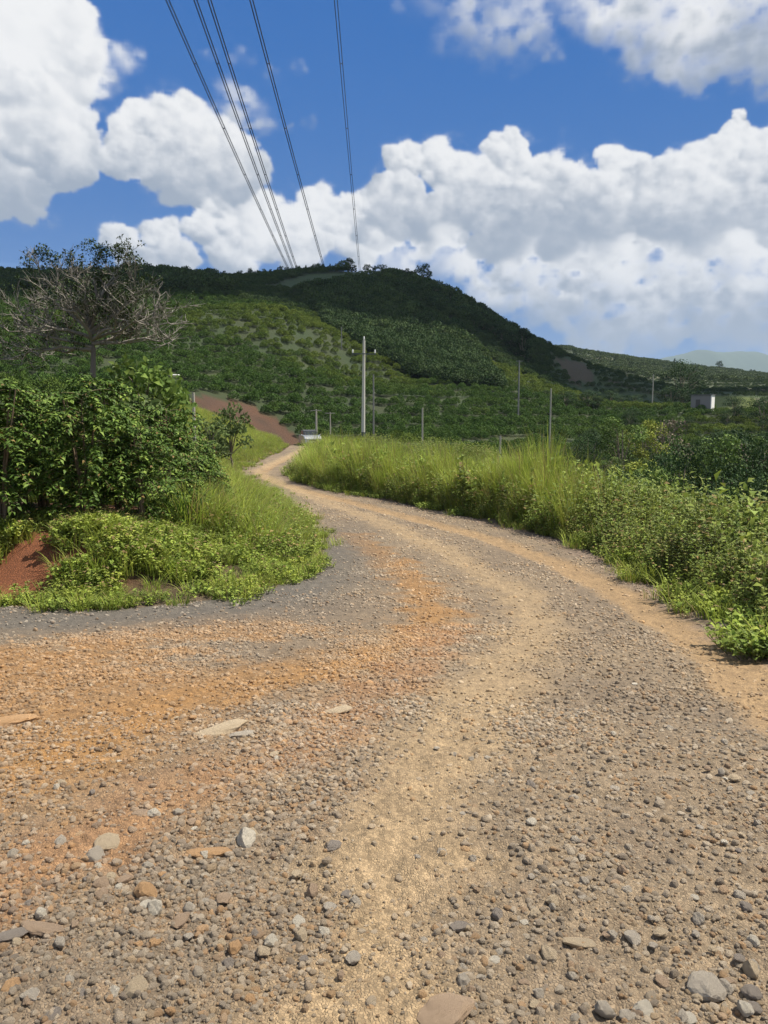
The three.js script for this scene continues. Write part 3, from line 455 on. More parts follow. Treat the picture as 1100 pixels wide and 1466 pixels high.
    if (r() < high * 0.22) { if (r() < 0.5) add(T[Math.floor(r() * 2)], x, z, 0.5 + 0.35 * r()); else add(HB[2], x, z, 0.8 + 0.5 * r()); continue; }
    if (u < 0.18 + 0.25 * sm(-0.2, 0.3, n3(x * 0.8, 14, z * 0.8))) add(HB[0], x, z, e * (0.5 + 0.7 * r())); else if (u < 0.52) add(HB[1], x, z, e * (0.8 + 0.6 * r())); else if (u < 0.53) add(HB[2], x, z, e * 0.7); else if (u < 0.86) add(S[0], x, z, e * (0.6 + 0.6 * r())); else add(S[1], x, z, 0.7 + 0.7 * r());
  }
  for (let k = 0; k < 30000; k++) {                                 // grassy slope beyond the bank
    const D = 20 + 58 * r(), x = -26 + r() * 28, z = -D, [sd, side] = roadSD(x, z);
    if (side > 0 || sd < 0 || sd > 16) continue;
    const e = 0.30 + 0.5 * sm(0, 2, sd); if (r() < 0.8) add(T[Math.floor(r() * 3)], x, z, e * (0.7 + 0.4 * r())); else add(HB[2], x, z, e * 1.3);
  }
  for (let k = 0; k < 26000; k++) {                                 // overgrown fall of the ground beyond the verge
    const D = 8 + 62 * r(), x = -6 + r() * 62, z = -D, [sd, side] = roadSD(x, z);
    if (side < 0 || sd < 4.4 || sd > (x > 6 ? 15 : 45) || r() > 0.5) continue;
    const q = pix(x, land(x, z), z); if (q[0] > 1350) continue;
    const path = inPoly(Z.path, q[0], q[1]); if (path) { if (r() < 0.5) add(S[1], x, z, 1 + r()); continue; }
    add(HB[r() < 0.8 ? 3 : 2], x, z, (1.1 + 1.1 * r()) * (0.32 + 0.6 * sm(12, 40, D)) * (0.8 + 0.5 * n3(x * 0.2, 4, z * 0.2)));
  }
  for (let k = 0; k < 26000; k++) {                                 // clumps creeping over the gravel on both edges
    const D = 6 + 40 * Math.pow(r(), 1.6), x = -10 + r() * 22, z = -D, [sd, side] = roadSD(x, z);
    if (sd < (side > 0 ? -0.3 : -0.75) || sd > 0.35) continue;
    if (n3(x * 1.1 + side * 5, 2, z * 1.1) + 0.5 * n3(x * 3.3, 2, z * 3.3) < 0.12 - 0.75 * sd) continue;
    const u = r(); add(u < 0.35 ? HB[1] : u < 0.6 ? S[1] : u < 0.85 ? S[0] : HB[0], x, z, (0.55 + 0.6 * r()) * (side > 0 ? 1.2 : 0.9), sd < 0 ? -0.13 * sm(0, 0.5, -sd) : 0.02);
  }
  const names = [['tall_grass', 'tall bright green grass along the outer verge of the road'], ['arching_grass', 'arching mid green grass blades along the road'], ['plume_grass', 'upright yellow green grass stalks along the road']];
  T.forEach((l, k) => stuff(instanced(tall[k], grassMat, l), names[k][0], names[k][1], 'grass'));
  S.forEach((l, k) => stuff(instanced(short[k], grassMat, l), 'short_grass', ['short fresh green grass growing on the road bank', 'short grass with dry straw blades at the road edge'][k], 'grass'));
  HB.forEach((l, k) => stuff(instanced(herbs[k], weedMat, l), 'ground_cover', ['low light green broadleaf ground cover on the bank', 'low creeping weeds at the edge of the gravel', 'knee high leafy weeds among the grass', 'waist high dark leafy weeds on the verge'][k], 'weeds'));
  console.log('grass', T.map((l) => l.length), S.map((l) => l.length), HB.map((l) => l.length));
}
// ---------------------------------------------------------------- bushes of the right verge and a fern on the left bank
function bush(seed, h, w, n, len, wid, c0, c1) { const r = rng(seed), L = new Green(), S = new Green(); for (let k = 0; k < n; k++) { const a = r() * 6.28, lean = w * Math.sqrt(r()), top = V(Math.cos(a) * lean, h * (0.45 + 0.55 * r()) * (1 - 0.25 * lean / w), Math.sin(a) * lean), mid = V(top.x * 0.35, top.y * 0.55, top.z * 0.35); S.tube([V(0.05 * Math.cos(a), -0.08, 0.05 * Math.sin(a)), mid, top], 0.009, 0.003, white3, 4); for (let q = 0; q < 16; q++) { const t = 0.25 + 0.75 * q / 15, b = t < 0.5 ? V(0, 0, 0).lerp(mid, t * 2) : mid.clone().lerp(top, t * 2 - 1), e = rdir(r, -0.3); e.y = e.y * 0.5 + 0.1; L.leaf(b, e, V(0.5 * (r() - 0.5), 1, 0.5 * (r() - 0.5)), len * (0.6 + 0.7 * r()), wid * (0.7 + 0.6 * r()), 0.22, r() < 0.09 ? tint(r, [0.26, 0.18, 0.08], [0.32, 0.24, 0.10]) : tint(r, c0, c1, 0.6)); } } return [L.geo(), S.geo()]; }
{
  const r = rng(91), G = [bush(1, 1.35, 0.65, 100, 0.085, 0.05, [0.16, 0.22, 0.045], [0.34, 0.40, 0.09]), bush(2, 1.15, 0.6, 90, 0.075, 0.05, [0.20, 0.22, 0.05], [0.40, 0.41, 0.11]), bush(3, 1.5, 0.7, 100, 0.09, 0.055, [0.14, 0.20, 0.04], [0.30, 0.37, 0.085])];
  for (const [px, py, off, k, s] of [[1085, 905, 0.9, 0, 0.95], [1040, 890, 1.5, 1, 1.0], [985, 850, 0.8, 2, 0.8], [1000, 860, 1.8, 0, 0.95], [930, 835, 0.9, 1, 0.85], [900, 815, 1.7, 2, 0.85], [865, 800, 0.8, 0, 0.75], [1095, 930, 1.9, 2, 0.95], [1130, 950, 1.2, 1, 1.0], [830, 785, 1.6, 1, 0.9], [1050, 895, 2.6, 0, 1.05], [950, 840, 2.6, 2, 0.9], [790, 770, 1.2, 0, 0.8]]) {
    const [x0, z0] = onRoad(px, py), x = x0 + off * 0.75, z = z0 - off * 0.62, t = thing('verge_bush', 'sprawling leafy bush in the thicket along the curving road edge', 'bush', [x, land(x, z) - 0.02, z], 'leafy bushes on the outer verge', r() * 6.28); t.scale.set(s, s * (0.58 + 0.36 * r()), s); part(t, 'stem', G[k][1], barkMat); part(t, 'foliage', G[k][0], weedMat, 'stuff');
  }
  const L = new Green(); for (let k = 0; k < 90; k++) { const a = r() * 6.28; L.blade(V(0.1 * r() * Math.cos(a), 0, 0.1 * r() * Math.sin(a)), a, 0.75 + 0.45 * r(), 0.022, 0.35 + 0.9 * r(), tint(r, [0.04, 0.085, 0.02], [0.09, 0.15, 0.03])); }
  for (const [px, py, s] of [[262, 770, 0.95], [330, 745, 0.7], [215, 745, 0.6]]) { const p = hit(px, py, 6, 30); const t = thing('grass_clump', s > 0.9 ? 'big dark green fountain of grass blades on the weedy bank' : 'small dark fountain of grass blades on the weedy bank', 'grass clump', p, s > 0.9 ? null : 'small dark grass clumps', r() * 6); t.scale.setScalar(s); part(t, 'blade_tuft', L.geo(), grassMat, 'stuff'); }
}

// ---------------------------------------------------------------- the half bare tree behind the coffee
{
  const r = rng(404), D = 22, base = P(132, 575, D); base[1] = land(base[0], -D);
  const t = thing('half_bare_tree', 'half bare spreading tree with pale grey branches above the coffee shrubs', 'tree', base);
  const rel = (px, py, dz) => { const q = P(px, py, D + dz); return V(q[0] - base[0], q[1] - base[1], q[2] - base[2]); };
  const bark = std([0.24, 0.22, 0.19], 0.95), tw = new Green(), fork = rel(134, 500, 0);
  const lead = [V(0, -0.15, 0), V(0.05, fork.y * 0.4, 0.03), fork.clone().multiplyScalar(0.75).add(V(-0.04, 0, 0)), fork, rel(128, 465, 0.1), rel(140, 430, -0.1), rel(134, 398, 0.1)];
  tw.tube(lead, 0.11, 0.025, white3, 9); part(t, 'trunk', tw.geo(), std([0.16, 0.14, 0.12], 0.95));
  const F = new Green();
  const clump = (c, n, q) => { for (let k = 0; k < n; k++) { const b = c.clone().addScaledVector(rdir(r), q * Math.cbrt(r())); F.leaf(b, rdir(r, -0.5), V(0.3 * (r() - 0.5), 1, 0.3 * (r() - 0.5)), 0.07 + 0.05 * r(), 0.05, 0.15, tint(r, [0.035, 0.06, 0.022], [0.07, 0.10, 0.035])); } };
  function grow(L, a, dir, len, rad, level, leafy) {
    const pts = [a.clone()], d = dir.clone().normalize(); let p = a.clone(); const n = 5;
    for (let k = 0; k < n; k++) { d.add(V((r() - 0.5) * 0.55, (r() - 0.45) * 0.4, (r() - 0.5) * 0.55)).normalize(); p = p.clone().addScaledVector(d, len / n); pts.push(p); }
    L.tube(pts, rad, rad * 0.45, white3, level > 1 ? 5 : 3);
    if (level > 0) for (let k = 1; k <= n; k++) { const m = level > 1 ? 2 : 2; for (let q = 0; q < m; q++) { const e = rdir(r, -0.3), s = pts[k].clone().sub(pts[k - 1]).normalize().multiplyScalar(0.7).add(e.multiplyScalar(0.8)); grow(L, pts[k], s, len * (0.38 + 0.2 * r()), rad * 0.5, level - 1, leafy); } }
    else if (r() < leafy) clump(p, 9, 0.09);
  }
  const ends = [[60, 372, -0.6, 0.35], [20, 425, 0.5, 0.22], [12, 478, -0.4, 0.16], [100, 362, 0.8, 0.4], [165, 368, 0.1, 0.8], [200, 385, -0.5, 0.5], [243, 420, 0.4, 0.2], [250, 480, -0.5, 0.12], [225, 445, 0.9, 0.3], [85, 440, -1.2, 0.35], [190, 440, -1.1, 0.4], [140, 420, 1.1, 0.4], [45, 500, 1.0, 0.25], [8, 520, 0.3, 0.3], [70, 410, 0.9, 0.4], [30, 460, -1.0, 0.3], [215, 490, 0.8, 0.3], [240, 455, -1.0, 0.2], [120, 395, -0.9, 0.4], [185, 410, 0.9, 0.4]];
  for (const [px, py0, dz, leafy] of ends) {
    const py = py0 + 26 * sm(480, 380, py0);
    const L = new Green(), e = rel(px, py, dz), pts = [], n = 7, at = clamp((512 - py) / 150 + 0.5 * (r() - 0.4), 0, 2.4), from = lead[3 + Math.floor(at)].clone().lerp(lead[4 + Math.floor(at)], at % 1), bow = V((r() - 0.5) * 0.5, 0.35 * (r() - 0.2), (r() - 0.5) * 0.5);
    for (let k = 0; k <= n; k++) { const q = k / n; pts.push(from.clone().lerp(e, q).addScaledVector(bow, Math.sin(q * Math.PI)).add(V((r() - 0.5) * 0.3 * q, (r() - 0.5) * 0.3 * q, (r() - 0.5) * 0.3 * q))); }
    pts[0] = from.clone();
    L.tube(pts, 0.055, 0.014, white3, 6);
    for (let k = 2; k <= n; k++) { const al = pts[k].clone().sub(pts[k - 1]).normalize(); for (let q = 0; q < 2; q++) grow(L, pts[k], al.clone().multiplyScalar(0.6).add(rdir(r, -0.2).multiplyScalar(0.8)), 0.42 + 0.4 * r(), 0.019, 1, leafy); }
    part(t, 'branch', L.geo(), bark);
  }
  for (const [px, py, dz, n] of [[128, 352, 0, 60], [148, 362, 0.2, 110], [170, 362, -0.1, 120], [190, 372, 0.1, 70], [140, 375, 0, 60], [60, 362, -0.5, 90], [40, 378, -0.3, 60], [75, 372, -0.5, 60], [100, 370, 0.6, 50], [150, 400, 0.4, 60], [170, 425, -0.6, 80], [100, 470, 0.4, 60], [110, 490, -0.3, 60], [180, 450, 0.2, 60]]) clump(rel(px, py, dz), n * 2, 0.24);
  part(t, 'foliage', F.geo(), treeMat, 'stuff');
}

// ---------------------------------------------------------------- trees
function treeGeo(seed, h, w, lobes, leaves, size, c0, c1, trunkTo = 0.45, shape = 1) {
  const r = rng(seed), L = new Green(), S = new Green(), top = h * trunkTo;
  S.tube([V(0, -0.4, 0), V(0.03 * h * (r() - 0.5), top * 0.5, 0.03 * h * (r() - 0.5)), V(0.02 * h, top, 0), V(0, h * 0.8, 0)], 0.028 * h, 0.006 * h, white3, 6);
  for (let k = 0; k < lobes; k++) {
    const y = h * (trunkTo + (0.93 - trunkTo) * Math.pow((k + r()) / lobes, 0.9)), f = (y / h - trunkTo) / (1 - trunkTo), wide = w * (shape === 1 ? Math.sqrt(Math.max(0.1, 1 - Math.pow((f - 0.35) / 0.72, 2))) : 1.05 - f * 0.9), a = r() * 6.28, d = wide * (0.35 + 0.5 * r()), c = V(Math.cos(a) * d, y, Math.sin(a) * d), q = w * (0.22 + 0.22 * r());
    S.tube([V(0, Math.min(top, y - 0.1 * h), 0), c.clone().multiplyScalar(0.5).setY(y - 0.08 * h), c], 0.009 * h, 0.003 * h, white3, 4);
    const tone = 0.6 + 0.8 * r();
    for (let m = 0; m < leaves / lobes; m++) { const e = rdir(r, -0.7), b = c.clone().add(V(e.x * q, e.y * q * 0.75, e.z * q).multiplyScalar(0.55 + 0.5 * r())); const col = tint(r, c0, c1); L.leaf(b, rdir(r, -0.4).add(e.clone().multiplyScalar(0.6)), e.clone().add(V(0, 0.5, 0)).normalize(), size * (0.6 + 0.8 * r()), size * (0.5 + 0.4 * r()), 0.15, [col[0] * tone, col[1] * tone, col[2] * tone]); }
  }
  return [L.geo(), S.geo()];
}
function makeTree(name, label, category, pos, geos, group, turn = 0, s = 1, mat = treeMat) { const t = thing(name, label, category, pos, group, turn); if (Array.isArray(s)) t.scale.set(...s); else t.scale.setScalar(s); part(t, 'trunk', geos[1], barkMat); part(t, 'crown', geos[0], mat, 'stuff'); return t; }
const DARK = [[0.026, 0.055, 0.018], [0.050, 0.090, 0.026]], MID = [[0.075, 0.13, 0.03], [0.13, 0.19, 0.042]], YEL = [[0.20, 0.25, 0.04], [0.32, 0.34, 0.06]], DRY = [[0.20, 0.17, 0.125], [0.28, 0.23, 0.165]];
const T_far = [treeGeo(11, 6, 2.4, 18, 1500, 0.34, ...DARK, 0.12), treeGeo(12, 6, 2.0, 15, 1300, 0.34, ...DARK, 0.15), treeGeo(13, 6, 1.3, 12, 900, 0.32, ...DARK, 0.15, 2)];
const T_mid = [treeGeo(14, 5.5, 2.6, 15, 3000, 0.17, ...MID, 0.15), treeGeo(15, 5, 2.2, 14, 2600, 0.17, ...YEL, 0.15), treeGeo(16, 5, 1.9, 18, 1100, 0.15, ...DRY, 0.2), treeGeo(17, 6, 2.6, 15, 3000, 0.18, ...DARK, 0.15)];
{
  const r = rng(515);
  const ridge = (px, D, hpx, k, label, wide = 1, group) => { const q = P(px, 400, D), s = hpx / FPX * D / 6; return makeTree('ridge_tree', label, 'tree', [q[0], land(q[0], -D) - 0.3, -D], T_far[k], group, r() * 6.28, [s * wide, s, s * wide]); };
  ridge(605, 297, 33, 0, 'round crowned dark tree standing alone on the right end of the hill crest', 1.0);
  ridge(500, 322, 20, 0, 'broad dark tree on the hill crest where the right overhead cable comes down', 1.15);
  ridge(750, 226, 46, 1, 'tall ragged tree at the foot of the hill shoulder against the clouds', 0.95);
  ridge(738, 230, 38, 0, 'bushy dark tree beside the ragged one on the hill shoulder', 0.9);
  for (let k = 0; k < 44; k++) { const px = 225 + 290 * (k + r() * 0.8) / 44; ridge(px, 306 + 20 * sm(240, 420, px) + 6 * (r() - 0.5), 8 + 6 * r(), Math.floor(r() * 3), 'small dark tree in the even row along the hill crest', 0.9, 'row of small trees along the crest'); }
  for (let k = 0; k < 30; k++) { const t = (k + r()) / 30, px = 525 + 240 * t, D = 318 - 100 * t + 8 * (r() - 0.5); ridge(px, D, 8 + 11 * r() + 8 * t, Math.floor(r() * 2), 'dark bushy tree on the descending right shoulder of the hill', 1.15, 'trees down the right shoulder of the hill'); }
  for (let k = 0; k < 10; k++) { const px = 5 + 215 * (k + r()) / 10; ridge(px, 300, 9 + 9 * r(), Math.floor(r() * 3), 'small dark tree on the crest behind the half bare tree', 1.0, 'crest trees behind the half bare tree'); }
  // far ridge
  for (const [px, D, h, k, w] of [[971, 765, 10, 2, 1.1], [1036, 790, 15, 0, 0.9], [996, 770, 7, 0, 1], [859, 698, 7, 0, 1.2], [1085, 815, 12, 1, 1.2], [1070, 810, 8, 0, 1.4], [820, 675, 8, 0, 1.6]]) ridge(px, D, h, k, h > 14 ? 'lone umbrella shaped tree on the far low ridge' : 'tiny dark tree on the skyline of the far low ridge', w, h > 14 ? null : 'skyline trees on the far ridge');
  // valley on the right
  const val = (px, py, D, k, s, label, group) => { const q = P(px, py, D); return makeTree('valley_tree', label, 'tree', [q[0], land(q[0], -D) - 0.2, -D], T_mid[k], group, r() * 6.28, s); };
  const vtop = (px, top, D, k, label, wide = 1, group) => { const q = P(px, top, D), y = land(q[0], -D), h = [5.5, 5, 5, 6][k], s = Math.max(0.3, (q[1] - y) / h); return val(px, 600, D, k, [s * wide, s, s * wide], label, group); };
  vtop(975, 516, 190, 3, 'tall dark tree beside the small hut', 1.0); vtop(960, 552, 185, 3, 'squat dark tree left of the tall one beside the small hut', 1.4); vtop(1050, 566, 140, 3, 'dark round tree in front of the yellow green clearing', 1.2); vtop(1092, 566, 135, 3, 'dark broad tree past the yellow green clearing', 1.3);
  vtop(892, 594, 62, 0, 'mid green round tree in the valley next to the yellowish tree', 1.0); vtop(922, 597, 64, 1, 'yellowish green tree between a round green and a dry grey tree', 0.9); vtop(950, 592, 72, 2, 'dry grey brown tree with thin crown in the valley', 0.9); vtop(935, 655, 50, 1, 'low yellow green bushy tree in front of the dry one', 1.3); vtop(1072, 628, 70, 2, 'second dry brownish tree among the dark valley trees', 1.2);
  for (let k = 0; k < 38; k++) { const px = 840 + 300 * r(), D = 58 + 85 * r(), top = mix(650, 585, (D - 58) / 85) + 24 * (r() - 0.5); vtop(px, top, D, r() < 0.7 ? 3 : 0, 'dark green tree in the dense wood filling the valley', 0.9 + 0.5 * r(), 'dark trees filling the valley'); }
  for (let k = 0; k < 26; k++) { const px = 858 + 320 * (k + r()) / 26, D = 34 + 26 * r(), top = Math.max(px < 975 ? 668 : 0, mix(665, 598, (D - 34) / 26) + 56 * (r() - 0.5) + 12 * sm(980, 1100, px)); vtop(px, top, D, r() < 0.7 ? 3 : 0, 'broad dark green tree at the near edge of the valley wood', 0.62 + 0.3 * r(), 'trees at the near edge of the valley wood'); }
  for (let k = 0; k < 12; k++) { const px = 780 + 150 * r(), D = 150 + 60 * r(); vtop(px, 556 + 14 * r(), D, 3, 'dark tree in the belt at the foot of the hill shoulder', 1.6, 'tree belt at the foot of the shoulder'); }
  // left: broad leaved young trees behind the coffee
  const light = [treeGeo(31, 2.6, 1.0, 18, 900, 0.17, [0.10, 0.17, 0.035], [0.17, 0.24, 0.05], 0.4), treeGeo(32, 2.0, 0.8, 14, 700, 0.14, [0.10, 0.15, 0.05], [0.16, 0.21, 0.07], 0.25)];
  const lt = (px, top, D, k, label, w = 1) => { const q = P(px, top, D), y = land(q[0], -D), s = (q[1] - y) / (k ? 2.0 : 2.6); makeTree('young_tree', label, 'tree', [q[0], y - 0.05, -D], light[k], null, r() * 6, [s * w, s, s * w], weedMat); };
  lt(208, 517, 24, 0, 'light green young tree with broad leaves beside the lamp post', 0.85); lt(330, 578, 40, 1, 'pale leaved young tree in front of the red earth slope', 0.8); lt(300, 600, 36, 1, 'low bushy young tree at the foot of a concrete post', 1.2); lt(175, 555, 23, 1, 'greyish green bush under the half bare tree', 1.3);
  lt(552, 622, 66, 1, 'pale leafy sapling right of the tall utility pole', 1.3); lt(480, 622, 84, 1, 'leafy sapling beyond the road bend left of the tall pole', 1.5); lt(570, 640, 60, 1, 'low green sapling behind the tall grass near the tall pole', 1.5);
}

// ---------------------------------------------------------------- plantation on the hills
{
  const r = rng(616), shrub = (seed, n, size, c0, c1) => { const L = new Green(), q = rng(seed); for (let k = 0; k < n; k++) { const e = rdir(q, -0.25), k2 = 0.72 + 0.35 * q(); const b = V(e.x * 0.95 * k2, 0.75 + e.y * 0.8 * k2, e.z * 0.95 * k2); L.leaf(b, rdir(q, -0.3).add(e), e.clone().add(V(0, 0.5, 0)).normalize(), size * (0.6 + 0.8 * q()), size * 0.6, 0.15, tint(q, c0, c1, 0.6)); } return L.geo(); };
  const G = [shrub(1, 420, 0.24, [0.9, 0.9, 0.9], [1.1, 1.1, 1.1]), shrub(2, 420, 0.24, [0.85, 0.9, 0.9], [1.15, 1.1, 1.0]), shrub(3, 220, 0.34, [0.85, 0.9, 0.9], [1.15, 1.1, 1.0])];
  const lists = { rows: [[], []], upper: [[], []], wood: [[], []], far: [[], []] };
  const scan = (d0, d1, cell, f) => { for (let z = -d0; z > -d1; z -= cell) { const m = -z * 0.72 + 15; for (let x = -m; x < m; x += cell) f(x + (r() - 0.5) * cell * 0.8, z + (r() - 0.5) * cell * 0.8); } };
  const bare = (q, D) => (D < 110 && inPoly(Z.scarp, q[0], q[1])) || inPoly(Z.meadow, q[0], q[1]) || inPoly(Z.farSoil, q[0], q[1]) || inPoly(Z.clearing, q[0], q[1]);
  scan(70, 215, 1.25, (x, z) => {
    const y = land(x, z), q = pix(x, y, z); if (q[0] < -250 || q[0] > 1400 || bare(q, -z)) return;
    if (-z < 100 && Math.abs(x) < 20 && roadSD(x, z)[0] < 2.5) return;
    if (x > 20 && -z < 115 && y < -4) return;
    const rav = inPoly(Z.ravine, q[0], q[1]), w = y / 1.55 + 0.25 * n3(x * 0.06, 1, z * 0.06), f = w - Math.floor(w);
    if (!rav && Math.abs(f - 0.5) > 0.215 && r() > 0.05) return;
    if (r() < 0.12) return;
    const patch = n3(x * 0.025, 3, z * 0.025), warm = sm(-0.25, 0.35, patch + 0.25 * n3(x * 0.2, 5, z * 0.2));
    const c = rav ? mix3([0.040, 0.078, 0.024], [0.06, 0.10, 0.03], r()) : mix3([0.058, 0.115, 0.020], [0.15, 0.195, 0.030], clamp(warm * 0.8 + 0.35 * (r() - 0.5), 0, 1)), s = rav ? 1.2 + 0.9 * r() : 0.62 + 0.3 * r();
    (rav ? lists.wood : lists.rows)[Math.floor(r() * 2)].push({ p: [x, y - 0.1, z], s: [s, s * (0.85 + 0.4 * r()), s], ry: r() * 6.28, c });
  });
  scan(200, 430, 1.9, (x, z) => {
    const y = land(x, z), q = pix(x, y, z); if (q[0] < -250 || q[0] > 1400 || bare(q, -z)) return;
    const rav = inPoly(Z.ravine, q[0], q[1]), w = y / 2.0 + 0.3 * n3(x * 0.03, 1, z * 0.03), f = w - Math.floor(w), wild = n3(x * 0.02, 9, z * 0.02) > 0.12 && q[0] < 800, field = sm(770, 830, q[0]);
    if (field > 0.5 && (n3(x * 0.03, 12, z * 0.06) < -0.38 || r() < 0.15)) return;
    if (!rav && !wild && Math.abs(f - 0.5) > 0.27) return; if ((rav || wild) && r() < 0.45) return;
    const s = rav || wild ? 1.5 + 1.3 * r() : (0.95 + 0.4 * r()) * (1 - 0.35 * field), c = mix3([0.042, 0.080, 0.026], [0.075, 0.115, 0.032], r());
    (rav || wild ? lists.wood : lists.upper)[Math.floor(r() * 2)].push({ p: [x, y - 0.15, z], s: [s, s * (0.8 + 0.4 * r()), s], ry: r() * 6.28, c });
  });
  scan(430, 960, 5.5, (x, z) => {
    const y = land(x, z), q = pix(x, y, z); if (q[0] < 680 || q[0] > 1300 || bare(q, -z)) return;
    const u = n3(x * 0.02, 8, z * 0.05), w = y / 5 + 0.3 * n3(x * 0.01, 1, z * 0.01), f = w - Math.floor(w); if (u > 0.33 || Math.abs(f - 0.5) > 0.34) return;
    const s = 2.0 + 1.5 * r(), c = mix3([0.055, 0.09, 0.03], [0.09, 0.125, 0.045], r()); lists.far[Math.floor(r() * 2)].push({ p: [x, y - 0.3, z], s: [s, s * 0.7, s], ry: r() * 6.28, c });
  });
  const say = { rows: ['coffee_rows', 'sunlit coffee bushes planted in contour rows on the near knoll'], upper: ['upper_plantation', 'dark coffee rows covering the upper slope of the hill'], wood: ['ravine_scrub', 'dark scrub and small trees filling the hillside ravine'], far: ['far_plantation', 'hazy plantation rows on the far low ridge'] };
  for (const k in lists) lists[k].forEach((l, i) => { if (l.length) stuff(instanced(G[k === 'far' ? 2 : i], treeMat, l), say[k][0], say[k][1] + (i ? ', in between' : ''), 'plantation'); });
  console.log('hill', Object.entries(lists).map(([k, l]) => [k, l[0].length + l[1].length].join(':')).join(' '));
}

// ---------------------------------------------------------------- poles and posts
const concrete = std([0.36, 0.34, 0.29], 0.9, { bumpMap: grainBump, bumpScale: 0.004 }), steel = std([0.10, 0.11, 0.12], 0.6, { metalness: 0.5 }), ceramic = std([0.75, 0.76, 0.75], 0.35), galv = std([0.20, 0.20, 0.19], 0.7);
function poleAt(px, py, D) { const q = P(px, py, D); return [q[0], land(q[0], -D), -D]; }
function cyl(r0, r1, h, y, n = 12) { const q = new THREE.CylinderGeometry(r1, r0, h, n); q.translate(0, y + h / 2, 0); return q; }
function bar(w, h, d, x, y, z) { const q = new THREE.BoxGeometry(w, h, d); q.translate(x, y, z); return q; }
{
  const b = poleAt(520, 640, 72), top = P(523, 487, 72)[1] - b[1], t = thing('utility_pole', 'tall pale concrete utility pole with white insulators by the road bend', 'pole', b);
  t.rotation.z = -0.012;
  part(t, 'shaft', cyl(0.19, 0.11, top + 0.3, -0.3, 16), std([0.56, 0.54, 0.48], 0.85, { bumpMap: grainBump, bumpScale: 0.004 })); part(t, 'dark_band', cyl(0.195, 0.19, 0.5, 1.0, 16), steel);
  const arm = part(t, 'crossarm', bar(2.2, 0.09, 0.09, 0, top - 1.25, 0.16), steel); part(t, 'brace', bar(0.05, 0.75, 0.05, 0.25, top - 1.6, 0.16).rotateZ(0), steel);
  for (const x of [-1.02, 1.02]) { const i = part(arm, 'insulator', mergeGeometries([cyl(0.03, 0.03, 0.34, 0), cyl(0.09, 0.06, 0.07, 0.08), cyl(0.085, 0.055, 0.07, 0.18), cyl(0.07, 0.04, 0.07, 0.27)]), ceramic); i.position.set(x, top - 1.2, 0.16); }
  const i = part(t, 'insulator', mergeGeometries([cyl(0.03, 0.03, 0.34, 0), cyl(0.09, 0.06, 0.07, 0.08), cyl(0.085, 0.055, 0.07, 0.18), cyl(0.07, 0.04, 0.07, 0.27)]), ceramic); i.position.set(0, top, 0);
  const post = (px, top, D, r0, label, arm, group, mat = concrete) => { const q = poleAt(px, 600, D), h = P(px, top, D)[1] - q[1], o = thing(arm === 'lamp' ? 'lamp_post' : 'post', label, arm === 'lamp' ? 'lamp' : 'pole', q, group); part(o, 'shaft', cyl(r0, r0 * 0.8, h + 0.2, -0.2, 10), mat); if (arm === 'bar') { part(o, 'crossarm', bar(1.1, 0.08, 0.08, 0, h - 0.12, r0 + 0.05), mat); } if (arm === 'lamp') { part(o, 'arm', bar(0.42, 0.035, 0.035, 0.2, h - 0.05, 0), galv); part(o, 'lamp_head', new THREE.CapsuleGeometry(0.055, 0.28, 4, 10).rotateZ(Math.PI / 2).scale(1, 0.55, 1.3).translate(0.46, h - 0.03, 0), std([0.72, 0.72, 0.7], 0.4)); } return o; };
  post(233, 536, 27, 0.055, 'slim grey lamp post with a short arm beside the light green tree', 'lamp', null, galv);
  post(278, 562, 38, 0.085, 'plain concrete post in front of the red earth slope');
  post(453, 586, 78, 0.11, 'concrete post with a crossbar behind the parked car', 'bar'); post(473, 590, 86, 0.08, 'thin post with a small crossbar against the dark hill foot', 'bar');
  post(535, 536, 88, 0.10, 'slender grey pole just right of the tall utility pole', null, null, galv);
  post(605, 584, 70, 0.09, 'weathered post rising from the tall grass right of the tall pole'); post(717, 624, 48, 0.075, 'short pale stake at the back of the tall grass'); post(788, 556, 92, 0.10, 'grey post on the lower plantation slope'); post(742, 516, 130, 0.13, 'grey pole with crossbar at the base of the hill shoulder', 'bar', null, galv); post(933, 536, 180, 0.14, 'pale pole standing among the fields left of the tall dark tree', null, null); post(490, 468, 165, 0.11, 'thin pole in the plantation on top of the knoll', null, null, galv);
}
